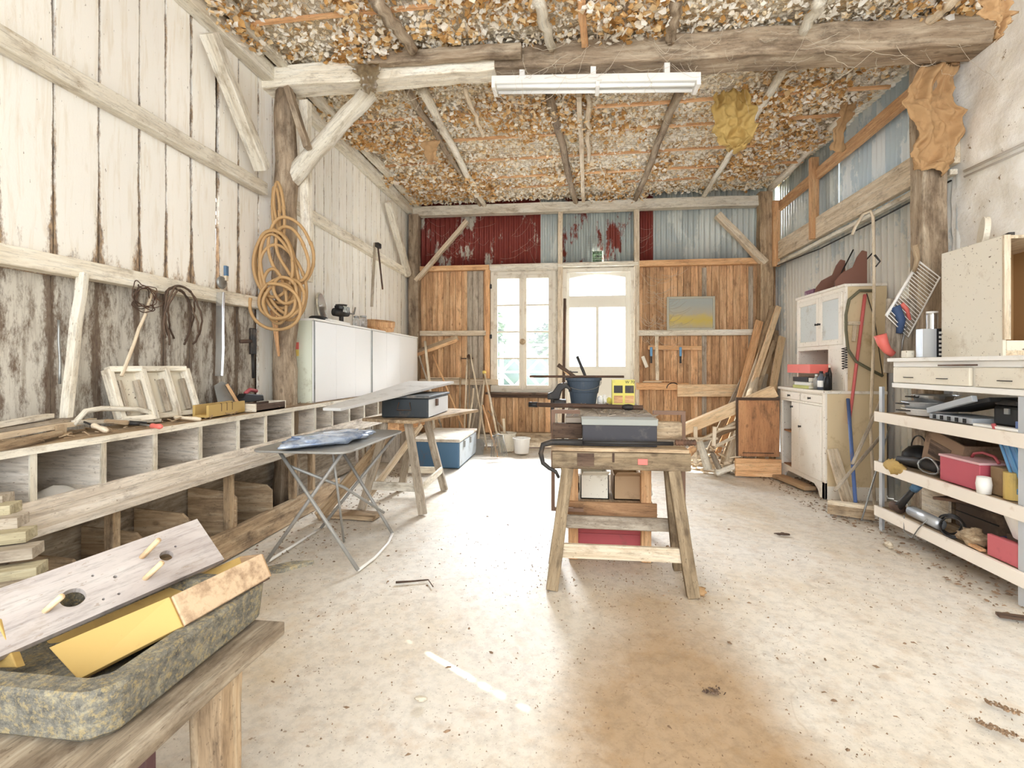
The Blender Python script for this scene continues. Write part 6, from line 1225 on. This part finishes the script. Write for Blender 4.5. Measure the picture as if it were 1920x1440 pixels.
# ================================================================ OUTSIDE THE WINDOW
t = MB().bb(-14, 16, 7.65, 40, -.3, -.25).build('ground', paint('gravel_yard', '#c9c2ae', .4, '#a79c80', .95), kind='structure')
t = T('lattice_fence', 'white crossed lattice fence seen through the window panes', 'fence', (-.8, 8.6, -.25)); mb = MB(); fx = -2.6
for k in range(9):
    for z0 in (.60, 1.08): mb.plank((fx+.45*k, 8.6, z0), (fx+.45*k+.45, 8.6, z0+.46), .045, .02, ref=(0, 1, 0)); mb.plank((fx+.45*k+.45, 8.62, z0), (fx+.45*k, 8.62, z0+.46), .045, .02, ref=(0, 1, 0))
mb.build('lattice', whitep, t)
mb = MB(); mb.bb(fx, fx+4.1, 8.58, 8.64, 1.07, 1.1); mb.bb(fx, fx+4.1, 8.58, 8.64, .58, .61); mb.bb(fx, fx+4.1, 8.58, 8.64, 1.54, 1.57); mb.build('rail', whitep, t)
for k in range(0, 10, 3): MB().bb(fx+.45*k-.03, fx+.45*k+.03, 8.57, 8.65, -.27, 1.6).build('post', whitep, t)
gr1 = paint('leaf_green', '#3f5a3a', .5, '#6f8f55', .8, ns=3, hv=.5); trk = bark
def tree(x, y, h, r, lb, seed, low=.3):
    random.seed(seed); t = T('tree', lb, 'tree', (x, y, -.25)); MB().pole((x, y, -.25), (x+.1, y, h*.7), .1, .05, n=6, j=.03).build('trunk', trk, t, smooth=True)
    vs = []; fs = []; rr = []
    for k in range(5000):
        d = V((random.gauss(0, 1), random.gauss(0, 1), random.gauss(0, 1))).normalized()*(rnd()**.4); c = V((x+d.x*r, y+d.y*r, h*(low+1)/2+d.z*h*(1-low)/2)); c += V((.3*NZ.noise(c*1.3), 0, .3*NZ.noise(c*1.7)))
        q = Matrix.Rotation(ru(0, 6.3), 3, 'Z') @ Matrix.Rotation(ru(0, 3), 3, 'X'); b = len(vs); s_ = ru(.05, .12)
        vs += [c+q @ V(p_)*s_ for p_ in ((-1, 0, 0), (0, .6, .2), (1, 0, 0), (0, -.6, .2))]; fs.append((b, b+1, b+2, b+3)); k_ = rnd(); rr += [(k_, 0, .5)]*4
    mb = MB(); mb.add(vs, fs, [tuple(v) for v in vs]); mb.r = rr; mb.build('foliage', gr1, t, keep=True)
tree(-3.0, 12.5, 3.4, 1.2, 'leafy tree outside the left half of the window', 1, .25); tree(.0, 14.2, 2.9, 1.1, 'lower bushy tree outside the right half of the window', 2, .15); tree(.45, 9.6, 3.6, .5, 'slim green tree seen through the hole above the door', 5, .5)
t = T('garden_house', 'low grey-roofed building beyond the window fence', 'building', (-2.5, 17, -.25)); MB().bb(-8, 1, 17, 21, -.25, 1.3).build('wall', cream, t); MB().prism([(16.6, 1.3), (21.4, 1.3), (19, 2.6)], 9.4, o=(-3.5, 0, 0), ux=(0, 1, 0)).build('roof', paint('slate', '#6f7f92', .2), t)
thing_mesh(MB().bb(-4.2, .2, 9.4, 10.3, -.25, 1.38), 'hedge', paint('hedge_green', '#2f4a44', .5, '#4d6b58', .8, ns=9, hv=.3), 'clipped hedge just beyond the lattice fence', 'hedge', bev=.1)

# repeats of one kind share a group phrase
GR = {'ceiling_pole': 'poles crossing under the ceiling', 'ceiling_batten': 'squared battens under the ceiling', 'timber_post': 'upright posts of the timber frame', 'cross_beam': 'timbers of the cross beam', 'corner_brace': 'slanting braces of the timber frame',
 'window_shutter': 'white frames leaning on the left wall', 'white_cabinet': 'white cabinets on the bench', 'glass_jar': 'glass jars on the white cabinet', 'wood_chisel': 'hand tools on the bench top', 'saw_trestle': 'wooden trestles', 'pail': 'pails below the window',
 'wooden_stick': 'loose handles in the far left corner', 'wooden_stake': 'stakes in the far left corner', 'timber_board': 'lumber leaning on the right side', 'log': 'logs before the slatted crate', 'cardboard_box': 'cardboard boxes', 'plastic_bag': 'crumpled plastic bags',
 'tool_in_bucket': 'tools in the dark bucket', 'small_pot': 'little pots behind the dark bucket', 'scraper': 'blue-handled tools on the wall rack', 'curved_bracket': 'curved brackets on the hutch top', 'iron_rod': 'thin iron rods', 'book': 'books on the hutch', 'bottle': 'bottles on the hutch counter',
 'pan': 'pans on the top shelf', 'torn_paper': 'torn papers hanging from the ceiling', 'tree': 'trees outside the window', 'batten': 'battens on the low back rail', 'wood_block': 'wooden blocks', 'plank': 'planks around the trestles'}
for o in list(S.objects):
    if o.parent is None and o.get('label'):
        b = o.name.split('.')[0]
        if b in GR and not o.get('group'): o['group'] = GR[b]
        elif b == 'lath' and 'pile' in o['label']: o['group'] = 'laths in the pile at the left edge'
        elif b in ('lath', 'stick') and 'bench' in o['label']: o['group'] = 'slats and sticks on the bench top'
